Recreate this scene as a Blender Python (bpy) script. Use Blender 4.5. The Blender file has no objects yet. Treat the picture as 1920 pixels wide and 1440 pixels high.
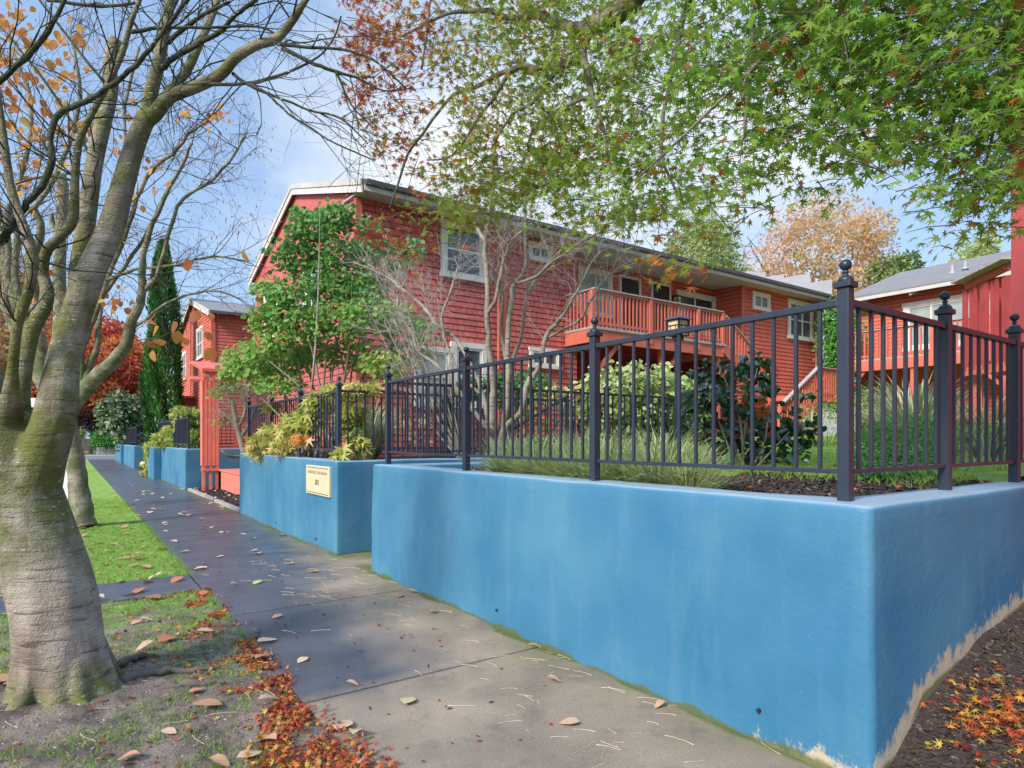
import bpy, math, random
import numpy as np
from mathutils import Vector
S = bpy.context.scene
rng = random.Random(11); nr = np.random.default_rng(11)

# ---------------------------------------------------------------- camera
FPX = 1181.0; HZ = 822.0; CAMH = 1.6
ANG = math.radians(35.17)
FW = Vector((math.sin(ANG), math.cos(ANG), 0)); RT = Vector((math.cos(ANG), -math.sin(ANG), 0))
cam = bpy.data.cameras.new('camera'); camo = bpy.data.objects.new('camera', cam)
S.collection.objects.link(camo); S.camera = camo
camo.location = (0, 0, CAMH); camo.rotation_euler = (math.pi/2, 0, -ANG)
cam.sensor_width = 36; cam.lens = 36*FPX/1920; cam.shift_y = (HZ-720)/1920
cam.clip_start = 0.05; cam.clip_end = 1500

# ---------------------------------------------------------------- sky, sun, exposure
SUN_EL = math.radians(36); SUN_AZ = math.radians(-105)   # azimuth measured from +Y towards +X
w = bpy.data.worlds.new('World'); S.world = w; w.use_nodes = True
nt = w.node_tree; nt.nodes.clear()
def N(nt, t, **k):
    n = nt.nodes.new(t)
    for a, b in k.items(): setattr(n, a, b)
    return n
out = N(nt, 'ShaderNodeOutputWorld'); bg = N(nt, 'ShaderNodeBackground')
sky = N(nt, 'ShaderNodeTexSky', sky_type='NISHITA', sun_disc=False)
sky.sun_elevation = SUN_EL; sky.sun_rotation = SUN_AZ; sky.air_density = 1.15; sky.dust_density = 1.3; sky.ozone_density = 1.6
tc = N(nt, 'ShaderNodeTexCoord')
mp = N(nt, 'ShaderNodeMapping'); mp.inputs['Scale'].default_value = (1, 1, 2.4)
nz = N(nt, 'ShaderNodeTexNoise'); nz.inputs['Scale'].default_value = 2.6; nz.inputs['Detail'].default_value = 7; nz.inputs['Roughness'].default_value = .55
nt.links.new(tc.outputs['Generated'], mp.inputs['Vector']); nt.links.new(mp.outputs[0], nz.inputs['Vector'])
dotn = N(nt, 'ShaderNodeVectorMath', operation='DOT_PRODUCT')
ca = math.radians(42); ce = math.radians(16)
dotn.inputs[1].default_value = (math.sin(ca)*math.cos(ce), math.cos(ca)*math.cos(ce), math.sin(ce))
nt.links.new(tc.outputs['Generated'], dotn.inputs[0])
mr = N(nt, 'ShaderNodeMapRange'); mr.inputs[1].default_value = .80; mr.inputs[2].default_value = 1.0; mr.inputs[3].default_value = -.42; mr.inputs[4].default_value = .24
nt.links.new(dotn.outputs['Value'], mr.inputs[0])
ad = N(nt, 'ShaderNodeMath', operation='ADD'); nt.links.new(nz.outputs['Fac'], ad.inputs[0]); nt.links.new(mr.outputs[0], ad.inputs[1])
cr = N(nt, 'ShaderNodeValToRGB'); cr.color_ramp.elements[0].position = .34; cr.color_ramp.elements[1].position = .74
nt.links.new(ad.outputs[0], cr.inputs[0])
mx = N(nt, 'ShaderNodeMix', data_type='RGBA'); nt.links.new(cr.outputs[0], mx.inputs[0])
sm = N(nt, 'ShaderNodeMix', data_type='RGBA'); sm.inputs[0].default_value = .6
nt.links.new(sky.outputs[0], sm.inputs[6]); sm.inputs[7].default_value = (2.1, 3.15, 4.9, 1)
nt.links.new(sm.outputs[2], mx.inputs[6]); mx.inputs[7].default_value = (4.9, 5.1, 5.4, 1)
# whole sky brightened towards the zenith, above the view, as added fill light
sep = N(nt, 'ShaderNodeSeparateXYZ'); nt.links.new(tc.outputs['Generated'], sep.inputs[0])
mz = N(nt, 'ShaderNodeMapRange'); mz.inputs[1].default_value = .60; mz.inputs[2].default_value = .92; mz.inputs[3].default_value = 1.; mz.inputs[4].default_value = 3.0
nt.links.new(sep.outputs[2], mz.inputs[0]); vm = N(nt, 'ShaderNodeVectorMath', operation='SCALE'); nt.links.new(mx.outputs[2], vm.inputs[0]); nt.links.new(mz.outputs[0], vm.inputs['Scale'])
nt.links.new(vm.outputs[0], bg.inputs[0]); bg.inputs[1].default_value = .115
nt.links.new(bg.outputs[0], out.inputs[0])
sl = bpy.data.lights.new('sun', 'SUN'); sl.energy = 3.0; sl.angle = math.radians(14); sl.color = (1, .93, .84)
so = bpy.data.objects.new('sun', sl); S.collection.objects.link(so)
sd = Vector((math.sin(SUN_AZ)*math.cos(SUN_EL), math.cos(SUN_AZ)*math.cos(SUN_EL), math.sin(SUN_EL)))
so.rotation_euler = sd.to_track_quat('Z', 'Y').to_euler(); so.location = sd*60
S.view_settings.view_transform = 'Standard'; S.view_settings.look = 'None'; S.view_settings.gamma = 1
S.view_settings.use_curve_mapping = False; S.view_settings.exposure = .86
S.cycles.max_bounces = 6; S.cycles.transparent_max_bounces = 8

# ---------------------------------------------------------------- helpers
def P(px, py, d):
    v = FW*d + RT*((px-960)/FPX*d); v.z = CAMH+(HZ-py)/FPX*d
    return v
def G(px, py, z=0.0):
    return P(px, py, (CAMH-z)*FPX/(py-HZ))
def col(o): S.collection.objects.link(o)
def thing(name, label, cat, loc=(0, 0, 0), group=None):
    o = bpy.data.objects.new(name, None); o.empty_display_size = .1; col(o)
    o.location = loc; o['label'] = label; o['category'] = cat
    if group: o['group'] = group
    return o
def tag(o, label=None, cat=None, group=None, kind=None):
    for k, v in (('label', label), ('category', cat), ('group', group), ('kind', kind)):
        if v: o[k] = v
    return o
def root_loc(o):
    v = Vector((0, 0, 0))
    while o is not None: v += Vector(o.location); o = o.parent
    return v
def link_mesh(name, me, mat, parent=None, loc=None):
    o = bpy.data.objects.new(name, me); col(o)
    if mat is not None: me.materials.append(mat)
    if parent is not None: o.parent = parent
    if loc is not None: o.location = loc
    return o
class MB:
    def __init__(s): s.v = []; s.f = []; s.smooth = False
    def add(s, vs, fs):
        b = len(s.v); s.v += [tuple(v) for v in vs]; s.f += [tuple(b+i for i in f) for f in fs]
    def box(s, x0, x1, y0, y1, z0, z1):
        s.add([(x0,y0,z0),(x1,y0,z0),(x1,y1,z0),(x0,y1,z0),(x0,y0,z1),(x1,y0,z1),(x1,y1,z1),(x0,y1,z1)],
              [(3,2,1,0),(4,5,6,7),(0,1,5,4),(1,2,6,5),(2,3,7,6),(3,0,4,7)]); return s
    def obox(s, c, u, n, hu, hn, hz):           # oriented: u, n horizontal unit vectors
        c = Vector(c); u = Vector(u); n = Vector(n); z = Vector((0,0,1))
        vs = [c+u*a*hu+n*b*hn+z*d*hz for d in (-1,1) for a, b in ((-1,-1),(1,-1),(1,1),(-1,1))]
        s.add(vs, [(3,2,1,0),(4,5,6,7),(0,1,5,4),(1,2,6,5),(2,3,7,6),(3,0,4,7)]); return s
    def beam(s, a, b, w_, h, up=(0,0,1)):
        a = Vector(a); b = Vector(b); d = (b-a).normalized(); up = Vector(up)
        sd_ = d.cross(up)
        if sd_.length < 1e-4: sd_ = Vector((1,0,0))
        sd_.normalize(); u2 = sd_.cross(d)
        vs = [p+sd_*x*w_/2+u2*y*h/2 for p in (a, b) for x, y in ((-1,-1),(1,-1),(1,1),(-1,1))]
        s.add(vs, [(0,1,2,3),(7,6,5,4),(4,5,1,0),(5,6,2,1),(6,7,3,2),(7,4,0,3)]); return s
    def tube(s, pts, rad, n=8, cap=True, lob=None):
        pts = [Vector(p) for p in pts]; b = len(s.v); pr = None
        for i, p in enumerate(pts):
            t = (pts[min(i+1, len(pts)-1)]-pts[max(i-1, 0)]).normalized()
            if pr is None:
                pr = t.orthogonal().normalized()
            pr = (pr-t*pr.dot(t)).normalized(); q = t.cross(pr)
            for k in range(n):
                a = 2*math.pi*k/n; r = rad[i]*(lob(i, a) if lob else 1)
                s.v.append(tuple(p+(pr*math.cos(a)+q*math.sin(a))*r))
        for i in range(len(pts)-1):
            for k in range(n):
                k2 = (k+1) % n
                s.f.append((b+i*n+k, b+i*n+k2, b+(i+1)*n+k2, b+(i+1)*n+k))
        if cap:
            s.f.append(tuple(b+k for k in range(n-1,-1,-1)))
            e = b+(len(pts)-1)*n; s.f.append(tuple(e+k for k in range(n)))
        return s
    def lathe(s, c, prof, n=16):
        c = Vector(c); b = len(s.v)
        for r, z in prof:
            for k in range(n):
                a = 2*math.pi*k/n; s.v.append((c.x+r*math.cos(a), c.y+r*math.sin(a), c.z+z))
        for i in range(len(prof)-1):
            for k in range(n):
                k2 = (k+1) % n; s.f.append((b+i*n+k, b+i*n+k2, b+(i+1)*n+k2, b+(i+1)*n+k))
        s.f.append(tuple(b+k for k in range(n-1,-1,-1))); e = b+(len(prof)-1)*n; s.f.append(tuple(e+k for k in range(n)))
        return s
    def prism(s, poly, ext):                      # poly list of points, ext vector
        ext = Vector(ext); n = len(poly); vs = [Vector(p) for p in poly]+[Vector(p)+ext for p in poly]
        s.add(vs, [tuple(range(n-1,-1,-1)), tuple(range(n, 2*n))]+[(i, (i+1) % n, n+(i+1) % n, n+i) for i in range(n)]); return s
    def build(s, name, mat, parent=None, smooth=False, bevel=0, recalc=False):
        me = bpy.data.meshes.new(name); r = root_loc(parent)
        me.from_pydata([(x-r.x, y-r.y, z-r.z) for x, y, z in s.v], [], s.f)
        if recalc:
            import bmesh
            bm = bmesh.new(); bm.from_mesh(me); bmesh.ops.recalc_face_normals(bm, faces=bm.faces); bm.to_mesh(me); bm.free()
        if smooth: me.polygons.foreach_set('use_smooth', [True]*len(me.polygons))
        o = link_mesh(name, me, mat, parent)
        if bevel:
            m = o.modifiers.new('bevel', 'BEVEL'); m.width = bevel; m.segments = 2; m.limit_method = 'ANGLE'
        return o
def build_np(name, V, T, mat, parent=None, tint=None, smooth=False, loc=None):
    me = bpy.data.meshes.new(name); r = root_loc(parent) if loc is None else Vector(loc)
    V = np.asarray(V, dtype=np.float32)-np.array(r, dtype=np.float32); T = np.asarray(T, dtype=np.int32)
    k = T.shape[1]
    me.vertices.add(len(V)); me.vertices.foreach_set('co', V.ravel())
    me.loops.add(T.size); me.loops.foreach_set('vertex_index', T.ravel())
    me.polygons.add(len(T)); me.polygons.foreach_set('loop_start', np.arange(0, T.size, k, dtype=np.int32))
    me.update(calc_edges=True)
    if tint is not None:
        a = me.attributes.new('tint', 'FLOAT', 'POINT'); a.data.foreach_set('value', np.asarray(tint, dtype=np.float32))
    if smooth: me.polygons.foreach_set('use_smooth', [True]*len(T))
    me.validate()
    return link_mesh(name, me, mat, parent, loc)
def spline(pts, k=4):
    P_ = [Vector(p) for p in pts]; o = []
    for i in range(len(P_)-1):
        a = P_[max(i-1, 0)]; b = P_[i]; c = P_[i+1]; d = P_[min(i+2, len(P_)-1)]
        for j in range(k):
            t = j/k; o.append(.5*((2*b)+(c-a)*t+(2*a-5*b+4*c-d)*t*t+(3*b-a-3*c+d)*t**3))
    o.append(P_[-1]); return o
def lerp_list(r, k=4):
    o = []
    for i in range(len(r)-1): o += [r[i]+(r[i+1]-r[i])*j/k for j in range(k)]
    return o+[r[-1]]

# ---------------------------------------------------------------- materials
def newmat(name):
    m = bpy.data.materials.new(name); m.use_nodes = True; t = m.node_tree; p = t.nodes['Principled BSDF']; return m, t, p
def noise(t, scale, detail=4, vec=None, rough=.5, dim=None):
    n = N(t, 'ShaderNodeTexNoise'); n.inputs['Scale'].default_value = scale; n.inputs['Detail'].default_value = detail; n.inputs['Roughness'].default_value = rough
    if vec is None:
        g = N(t, 'ShaderNodeNewGeometry'); vec = g.outputs['Position']
    t.links.new(vec, n.inputs['Vector']); return n.outputs['Fac']
def ramp(t, fac, stops):
    r = N(t, 'ShaderNodeValToRGB'); e = r.color_ramp.elements
    while len(e) < len(stops): e.new(.5)
    for i, (p, c) in enumerate(stops):
        e[i].position = p; e[i].color = (c, c, c, 1) if isinstance(c, (int, float)) else (*c, 1)
    t.links.new(fac, r.inputs[0]); return r.outputs[0]
def mix(t, f, a, b, mode='MIX'):
    m = N(t, 'ShaderNodeMix', data_type='RGBA', blend_type=mode)
    if isinstance(f, (int, float)): m.inputs[0].default_value = f
    else: t.links.new(f, m.inputs[0])
    for i, x in ((6, a), (7, b)):
        if isinstance(x, tuple): m.inputs[i].default_value = (*x, 1)
        else: t.links.new(x, m.inputs[i])
    return m.outputs[2]
def math_(t, op, a, b=None, clamp=False):
    m = N(t, 'ShaderNodeMath', operation=op, use_clamp=clamp)
    for i, x in ((0, a), (1, b)):
        if x is None: continue
        if isinstance(x, (int, float)): m.inputs[i].default_value = x
        else: t.links.new(x, m.inputs[i])
    return m.outputs[0]
def maprange(t, v, a, b, c=0., d=1.):
    m = N(t, 'ShaderNodeMapRange'); t.links.new(v, m.inputs[0])
    for i, x in enumerate((a, b, c, d)): m.inputs[i+1].default_value = x
    return m.outputs[0]
def bump(t, p, h, strength=.4, dist=.01):
    b = N(t, 'ShaderNodeBump'); b.inputs['Strength'].default_value = strength; b.inputs['Distance'].default_value = dist
    t.links.new(h, b.inputs['Height']); t.links.new(b.outputs[0], p.inputs['Normal']); return b
def pos(t):
    g = N(t, 'ShaderNodeNewGeometry'); s = N(t, 'ShaderNodeSeparateXYZ'); t.links.new(g.outputs['Position'], s.inputs[0]); return g.outputs['Position'], s.outputs
def stretch(t, vec, sx, sy, sz, rot=(0,0,0)):
    m = N(t, 'ShaderNodeMapping'); m.inputs['Scale'].default_value = (sx, sy, sz); m.inputs['Rotation'].default_value = rot
    t.links.new(vec, m.inputs['Vector']); return m.outputs[0]
def simple(name, c1, c2=None, scale=8., rough=.7, bmp=.15, bscale=None, dist=.005, metal=0., spec=.4):
    m, t, p = newmat(name); c2 = c2 or tuple(x*.72 for x in c1)
    f = noise(t, scale, 6); t.links.new(mix(t, ramp(t, f, [(.3, 0.), (.7, 1.)]), c1, c2), p.inputs['Base Color'])
    p.inputs['Roughness'].default_value = rough; p.inputs['Metallic'].default_value = metal; p.inputs['Specular IOR Level'].default_value = spec
    if bmp: bump(t, p, noise(t, bscale or scale*6, 5), bmp, dist)
    return m
M = {}
def leafmat(name, stops, trans=.4, rough=.5, spec=.3):
    m, t, p = newmat(name)
    a = N(t, 'ShaderNodeAttribute', attribute_name='tint'); c = ramp(t, a.outputs['Fac'], stops)
    hv = noise(t, 2.2, 3); c = mix(t, .35, c, mix(t, hv, (.25,.25,.25), (1.,1.,1.)), 'MULTIPLY')
    t.links.new(c, p.inputs['Base Color']); p.inputs['Roughness'].default_value = rough; p.inputs['Specular IOR Level'].default_value = spec
    tr = N(t, 'ShaderNodeBsdfTranslucent'); t.links.new(c, tr.inputs[0])
    ms = N(t, 'ShaderNodeMixShader'); ms.inputs[0].default_value = trans
    o = t.nodes['Material Output']; t.links.new(p.outputs[0], ms.inputs[1]); t.links.new(tr.outputs[0], ms.inputs[2]); t.links.new(ms.outputs[0], o.inputs[0])
    return m
# blue stucco
def stucco(name, peel=True):
    m, t, p = newmat(name); v, xyz = pos(t)
    c = mix(t, ramp(t, noise(t, .9, 5), [(.3, 0.), (.7, 1.)]), (.027,.138,.250), (.074,.218,.318))
    st = noise(t, 5, 6, stretch(t, v, 1.5, 1.5, .25)); c = mix(t, ramp(t, st, [(.52, 0.), (.80, .14)]), c, (.24,.36,.42))
    c = mix(t, ramp(t, noise(t, 2.3, 6), [(.50, 0.), (.75, .55)]), c, (.035,.15,.29))
    if peel:   # bare patches and grime near the ground (ground rises along the right-hand leg)
        g = maprange(t, xyz[0], 3.0, 3.5, 0., .3); g2 = maprange(t, xyz[0], 3.5, 5.2, 0., .27)
        front = maprange(t, xyz[1], 1.44, 1.48, 1., 0.)
        gz = math_(t, 'MULTIPLY', math_(t, 'ADD', g, g2), front)
        h = math_(t, 'SUBTRACT', xyz[2], gz)
        low = maprange(t, h, 0., .42, 1., 0.)
        pn = noise(t, 6.5, 12, stretch(t, v, 1.2, 1.2, .8), .78)
        near = maprange(t, xyz[1], 1.5, 3.2, .17, -.20)
        right = maprange(t, xyz[1], 1.42, 1.5, .07, 0.); k = math_(t, 'ADD', math_(t, 'ADD', math_(t, 'MULTIPLY', low, .26), near), right); k = math_(t, 'ADD', math_(t, 'MULTIPLY', k, low), pn)
        c = mix(t, ramp(t, k, [(.80, 0.), (.88, 1.)]), c, mix(t, noise(t, 20, 4), (.52,.42,.28), (.34,.31,.25)))
        moss = math_(t, 'ADD', math_(t, 'MULTIPLY', maprange(t, h, 0., .09, 1., 0.), .55), noise(t, 3.1, 5))
        c = mix(t, ramp(t, moss, [(.86, 0.), (1., .85)]), c, (.09,.11,.03))
        # dusty lichen-grey on the top
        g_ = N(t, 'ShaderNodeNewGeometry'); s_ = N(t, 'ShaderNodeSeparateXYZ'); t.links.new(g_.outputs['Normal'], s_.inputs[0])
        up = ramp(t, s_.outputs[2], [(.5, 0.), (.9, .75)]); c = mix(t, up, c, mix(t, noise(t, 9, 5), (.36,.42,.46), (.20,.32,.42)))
    sp = N(t, 'ShaderNodeTexVoronoi'); sp.inputs['Scale'].default_value = 9; t.links.new(v, sp.inputs['Vector'])
    c = mix(t, ramp(t, sp.outputs['Distance'], [(.014, .4), (.03, 0.)]), c, (.4,.5,.55))
    t.links.new(c, p.inputs['Base Color']); p.inputs['Roughness'].default_value = .62; p.inputs['Specular IOR Level'].default_value = .35
    h1 = noise(t, 9, 8, stretch(t, v, 1, 1, 1.8), .6); h2 = noise(t, 60, 4)
    bump(t, p, math_(t, 'ADD', math_(t, 'ADD', h1, noise(t, 28, 6, None, .6)), math_(t, 'MULTIPLY', h2, .35)), .30, .009)
    return m
M['stucco'] = stucco('blue_stucco')
def siding(name, c1, c2, course=.14, wdt=.19, joints=True):
    m, t, p = newmat(name); v, xyz = pos(t)
    cm = N(t, 'ShaderNodeCombineXYZ'); t.links.new(math_(t, 'ADD', xyz[0], xyz[1]), cm.inputs[0]); t.links.new(xyz[2], cm.inputs[1])
    b = N(t, 'ShaderNodeTexBrick'); b.offset = .43; b.offset_frequency = 2; b.squash = .8; b.squash_frequency = 3
    b.inputs['Color1'].default_value = (*c1, 1); b.inputs['Color2'].default_value = (*c2, 1); b.inputs['Mortar'].default_value = (c2[0]*.28, c2[1]*.25, c2[2]*.25, 1)
    b.inputs['Scale'].default_value = 1; b.inputs['Mortar Size'].default_value = .009 if joints else .0001
    b.inputs['Brick Width'].default_value = wdt; b.inputs['Row Height'].default_value = course; b.inputs['Bias'].default_value = 0
    t.links.new(cm.outputs[0], b.inputs['Vector'])
    c = mix(t, ramp(t, noise(t, .7, 5), [(.3, 0.), (.7, .35)]), b.outputs[0], tuple(min(1, x*1.25+.02) for x in c1))
    c = mix(t, ramp(t, noise(t, 6, 6, stretch(t, v, 1, 1, .15)), [(.5, 0.), (.8, .35)]), c, (c2[0]*.5, c2[1]*.6, c2[2]*.7))
    t.links.new(c, p.inputs['Base Color']); p.inputs['Roughness'].default_value = .68; p.inputs['Specular IOR Level'].default_value = .25
    bump(t, p, noise(t, 30, 5, stretch(t, v, 1, 1, .12)), .25, .006)
    return m
M['shingle'] = siding('red_shingle', (.56,.142,.118), (.43,.090,.080))
M['lap'] = siding('red_lap_siding', (.60,.140,.088), (.53,.115,.075), .14, 3.1)
# diagonal boards on the gable
m, t, p = newmat('red_diagonal_boards'); v, xyz = pos(t)
dg = math_(t, 'MULTIPLY', math_(t, 'ADD', xyz[1], xyz[2]), 1/.30)
fr = math_(t, 'FRACT', dg); ln = ramp(t, fr, [(.0, 0.), (.05, 1.), (.93, 1.), (1., 0.)])
rw = noise(t, 1, 0, None); c = mix(t, ramp(t, noise(t, .8, 5), [(.3, 0.), (.7, 1.)]), (.60,.13,.115), (.50,.095,.085))
c = mix(t, ln, (.09,.014,.014), c); t.links.new(c, p.inputs['Base Color']); p.inputs['Roughness'].default_value = .7
bump(t, p, ln, .8, .02); M['diag'] = m
M['redpaint'] = simple('red_painted_wood', (.56,.145,.095), (.47,.108,.073), 3, .6, .2, 40)
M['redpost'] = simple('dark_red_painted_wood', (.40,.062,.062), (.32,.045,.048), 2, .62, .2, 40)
M['salmon'] = simple('salmon_painted_boards', (.68,.20,.14), (.58,.16,.11), 3, .6, .3, 40)
M['white'] = simple('white_trim_paint', (.74,.70,.62), (.60,.56,.50), 5, .55, .1)
M['soffit'] = simple('soffit_paint', (.52,.49,.45), (.40,.38,.36), 2, .7, .1)
M['gutter'] = simple('brown_gutter', (.07,.06,.062), (.11,.09,.09), 3, .4, .1)
M['greytrim'] = simple('weathered_grey_wood', (.40,.36,.33), (.26,.24,.23), 9, .8, .4)
m, t, p = newmat('asphalt_roof_shingles'); v, xyz = pos(t)
cm = N(t, 'ShaderNodeCombineXYZ'); t.links.new(math_(t, 'ADD', xyz[0], xyz[1]), cm.inputs[0]); t.links.new(math_(t, 'MULTIPLY', xyz[2], 3.), cm.inputs[1])
b = N(t, 'ShaderNodeTexBrick'); b.inputs['Color1'].default_value = (.11,.105,.11,1); b.inputs['Color2'].default_value = (.19,.18,.18,1); b.inputs['Mortar'].default_value = (.05,.05,.05,1)
b.inputs['Scale'].default_value = 1; b.inputs['Mortar Size'].default_value = .012; b.inputs['Brick Width'].default_value = .32; b.inputs['Row Height'].default_value = .15
t.links.new(cm.outputs[0], b.inputs['Vector']); t.links.new(mix(t, noise(t, 12, 5), b.outputs[0], (.22,.21,.20)), p.inputs['Base Color']); p.inputs['Roughness'].default_value = .9
bump(t, p, noise(t, 60, 3), .5, .01); M['roof'] = m
m, t, p = newmat('window_glass'); v, xyz = pos(t)
c = mix(t, ramp(t, noise(t, 1.1, 3), [(.35, 0.), (.65, 1.)]), (.03,.035,.042), (.10,.12,.14)); t.links.new(c, p.inputs['Base Color'])
p.inputs['Roughness'].default_value = .06; p.inputs['Specular IOR Level'].default_value = .9; M['glass'] = m
M['blind'] = simple('window_blind', (.34,.40,.38), (.22,.28,.27), 2, .5, 0)
M['darkin'] = simple('dark_doorway', (.022,.018,.02), (.03,.024,.028), 2, .6, 0)
M['iron'] = simple('dark_blue_grey_powder_coat', (.019,.026,.043), (.027,.036,.058), 3, .38, .12, 160, .002, spec=.5)
M['conc_light'] = simple('light_concrete', (.42,.40,.37), (.33,.32,.30), 3, .85, .3)
M['brass'] = simple('cream_metal_plaque', (.66,.54,.36), (.60,.47,.30), 4, .4, .05, spec=.5)
M['ink'] = simple('dark_engraved_ink', (.12,.09,.05), (.15,.11,.06), 4, .6, 0)
M['inkpale'] = simple('faded_engraved_ink', (.36,.29,.20), (.42,.34,.24), 4, .6, 0)
M['signwhite'] = simple('white_painted_post', (.72,.68,.64), (.62,.58,.54), 4, .5, .05)
M['navy'] = simple('navy_sign_panel', (.03,.05,.10), (.04,.06,.12), 4, .5, 0)
M['lamp_glass'] = simple('amber_art_glass', (.72,.58,.34), (.62,.46,.24), 6, .3, 0)
M['parapet'] = simple('grey_plaster', (.42,.42,.44), (.36,.36,.38), .6, .85, .1)
M['bluebin'] = simple('blue_plastic', (.03,.14,.42), (.02,.10,.33), 4, .4, 0)
M['meter'] = simple('grey_metal_box', (.42,.44,.46), (.33,.35,.37), 3, .45, 0, metal=.2)
M['terracotta'] = simple('terracotta', (.40,.13,.06), (.3,.09,.05), 5, .8, .2)
M['stonewall'] = simple('stone_wall', (.22,.20,.19), (.12,.11,.11), 2.5, .9, .6, 6, .05)
def bark(name, base, pale, moss, mossamt=.5, lich=.5, zmoss=None, scale=1.):
    m, t, p = newmat(name); v, xyz = pos(t)
    c = mix(t, ramp(t, noise(t, 3*scale, 6), [(.35, 0.), (.65, 1.)]), base, pale)
    mn = noise(t, 3.1*scale, 9, None, .68)
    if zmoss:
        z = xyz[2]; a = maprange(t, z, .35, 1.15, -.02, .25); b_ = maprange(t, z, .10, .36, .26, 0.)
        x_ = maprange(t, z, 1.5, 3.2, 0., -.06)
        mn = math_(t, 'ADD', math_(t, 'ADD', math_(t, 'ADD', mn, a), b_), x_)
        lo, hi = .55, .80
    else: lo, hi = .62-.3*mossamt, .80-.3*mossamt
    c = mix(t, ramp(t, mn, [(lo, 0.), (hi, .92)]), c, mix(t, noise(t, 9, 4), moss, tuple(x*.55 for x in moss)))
    vo = N(t, 'ShaderNodeTexVoronoi'); vo.inputs['Scale'].default_value = 26*scale; t.links.new(stretch(t, v, .55, .55, 1.35), vo.inputs['Vector'])
    sel = ramp(t, noise(t, 4, 3), [(.42, 0.), (.56, 1.)])
    li = math_(t, 'MULTIPLY', ramp(t, vo.outputs['Distance'], [(.14, lich), (.22, 0.)]), sel)
    c = mix(t, li, c, (.50,.53,.44))
    vs = noise(t, 5*scale, 7, stretch(t, v, 1.6, 1.6, .22), .6); c = mix(t, ramp(t, vs, [(.50, 0.), (.66, .5)]), c, tuple(x*.42 for x in base))
    cr_ = noise(t, 12*scale, 8, stretch(t, v, .35, .35, 3.2), .65); c = mix(t, ramp(t, cr_, [(.56, 0.), (.64, .75)]), c, tuple(x*.32 for x in base))
    t.links.new(c, p.inputs['Base Color']); p.inputs['Roughness'].default_value = .85; p.inputs['Specular IOR Level'].default_value = .2
    h = math_(t, 'ADD', math_(t, 'MULTIPLY', cr_, -1.), math_(t, 'MULTIPLY', noise(t, 40*scale, 6), .5)); h = math_(t, 'ADD', h, math_(t, 'MULTIPLY', li, .4))
    bump(t, p, math_(t, 'ADD', h, math_(t, 'MULTIPLY', noise(t, 90*scale, 5), .6)), 1., .014)
    return m
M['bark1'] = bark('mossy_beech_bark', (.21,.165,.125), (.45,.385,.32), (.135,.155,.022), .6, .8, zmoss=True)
M['bark_limb'] = bark('green_limb_bark', (.055,.06,.045), (.11,.11,.08), (.05,.065,.02), .7, .7)
M['bark2'] = bark('grey_beech_bark', (.30,.26,.20), (.36,.31,.24), (.13,.155,.05), .8, .3)
M['twig'] = simple('dark_twig', (.045,.036,.036), (.085,.066,.058), 5, .8, 0)
M['bark_grey'] = bark('lichen_grey_bark', (.24,.21,.165), (.42,.38,.31), (.24,.25,.13), .35, .8)
M['bark_maple'] = bark('maple_bark', (.12,.105,.085), (.27,.24,.19), (.12,.13,.05), .4, .4)
M['lichen_twig'] = simple('pale_lichen_twig', (.40,.35,.31), (.24,.20,.18), 4, .9, 0)
M['darkbark'] = simple('dark_bark', (.09,.07,.06), (.14,.11,.09), 3, .9, .4)
# ground materials
m, t, p = newmat('mulch'); v, xyz = pos(t)
vo = N(t, 'ShaderNodeTexVoronoi'); vo.inputs['Scale'].default_value = 55; t.links.new(stretch(t, v, 1, .8, 1, (0,0,.6)), vo.inputs['Vector'])
c = mix(t, noise(t, 25, 6), (.024,.016,.013), (.062,.042,.032)); c = mix(t, ramp(t, vo.outputs['Color'], [(.72, 0.), (.9, .65)]), c, (.20,.15,.115))
t.links.new(c, p.inputs['Base Color']); p.inputs['Roughness'].default_value = .95
bump(t, p, math_(t, 'ADD', vo.outputs['Distance'], noise(t, 18, 8)), 1., .03); M['mulch'] = m
m, t, p = newmat('two_tone_concrete'); v, xyz = pos(t)
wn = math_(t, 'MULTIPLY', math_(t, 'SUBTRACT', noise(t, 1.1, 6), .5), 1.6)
# darker, bluer, smoother patch: away from the wall foot, beyond the near slab
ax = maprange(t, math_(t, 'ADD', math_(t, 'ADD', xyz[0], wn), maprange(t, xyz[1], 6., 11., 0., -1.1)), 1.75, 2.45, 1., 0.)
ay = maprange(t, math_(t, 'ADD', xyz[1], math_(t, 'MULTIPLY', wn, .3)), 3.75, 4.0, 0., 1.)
dark_zone = math_(t, 'MULTIPLY', ax, ay, True)
warm_tone = mix(t, ramp(t, noise(t, 1.7, 8), [(.3,0.),(.7,1.)]), (.33,.255,.175), (.17,.132,.095)); warm_tone = mix(t, ramp(t, noise(t, 90, 3), [(.35, .5), (.5, 0.)]), warm_tone, (.10,.09,.08))
cool_tone = mix(t, ramp(t, noise(t, 2.4, 8), [(.3,0.),(.7,1.)]), (.082,.087,.108), (.040,.043,.057)); c = mix(t, dark_zone, warm_tone, cool_tone)
stn = noise(t, 3.3, 9, None, .7); c = mix(t, ramp(t, stn, [(.52, 0.), (.66, .45)]), c, (.085,.07,.055)); ck = N(t, 'ShaderNodeTexVoronoi', feature='DISTANCE_TO_EDGE'); ck.inputs['Scale'].default_value = .55; dv = N(t, 'ShaderNodeVectorMath', operation='ADD'); nn_ = N(t, 'ShaderNodeTexNoise'); nn_.inputs['Scale'].default_value = 3; t.links.new(v, nn_.inputs['Vector']); t.links.new(nn_.outputs['Color'], dv.inputs[0]); t.links.new(v, dv.inputs[1]); t.links.new(dv.outputs[0], ck.inputs['Vector']); 
ag = noise(t, 130, 2); c = mix(t, ramp(t, ag, [(.60, 0.), (.70, .5)]), c, (.40,.38,.35))
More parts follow.
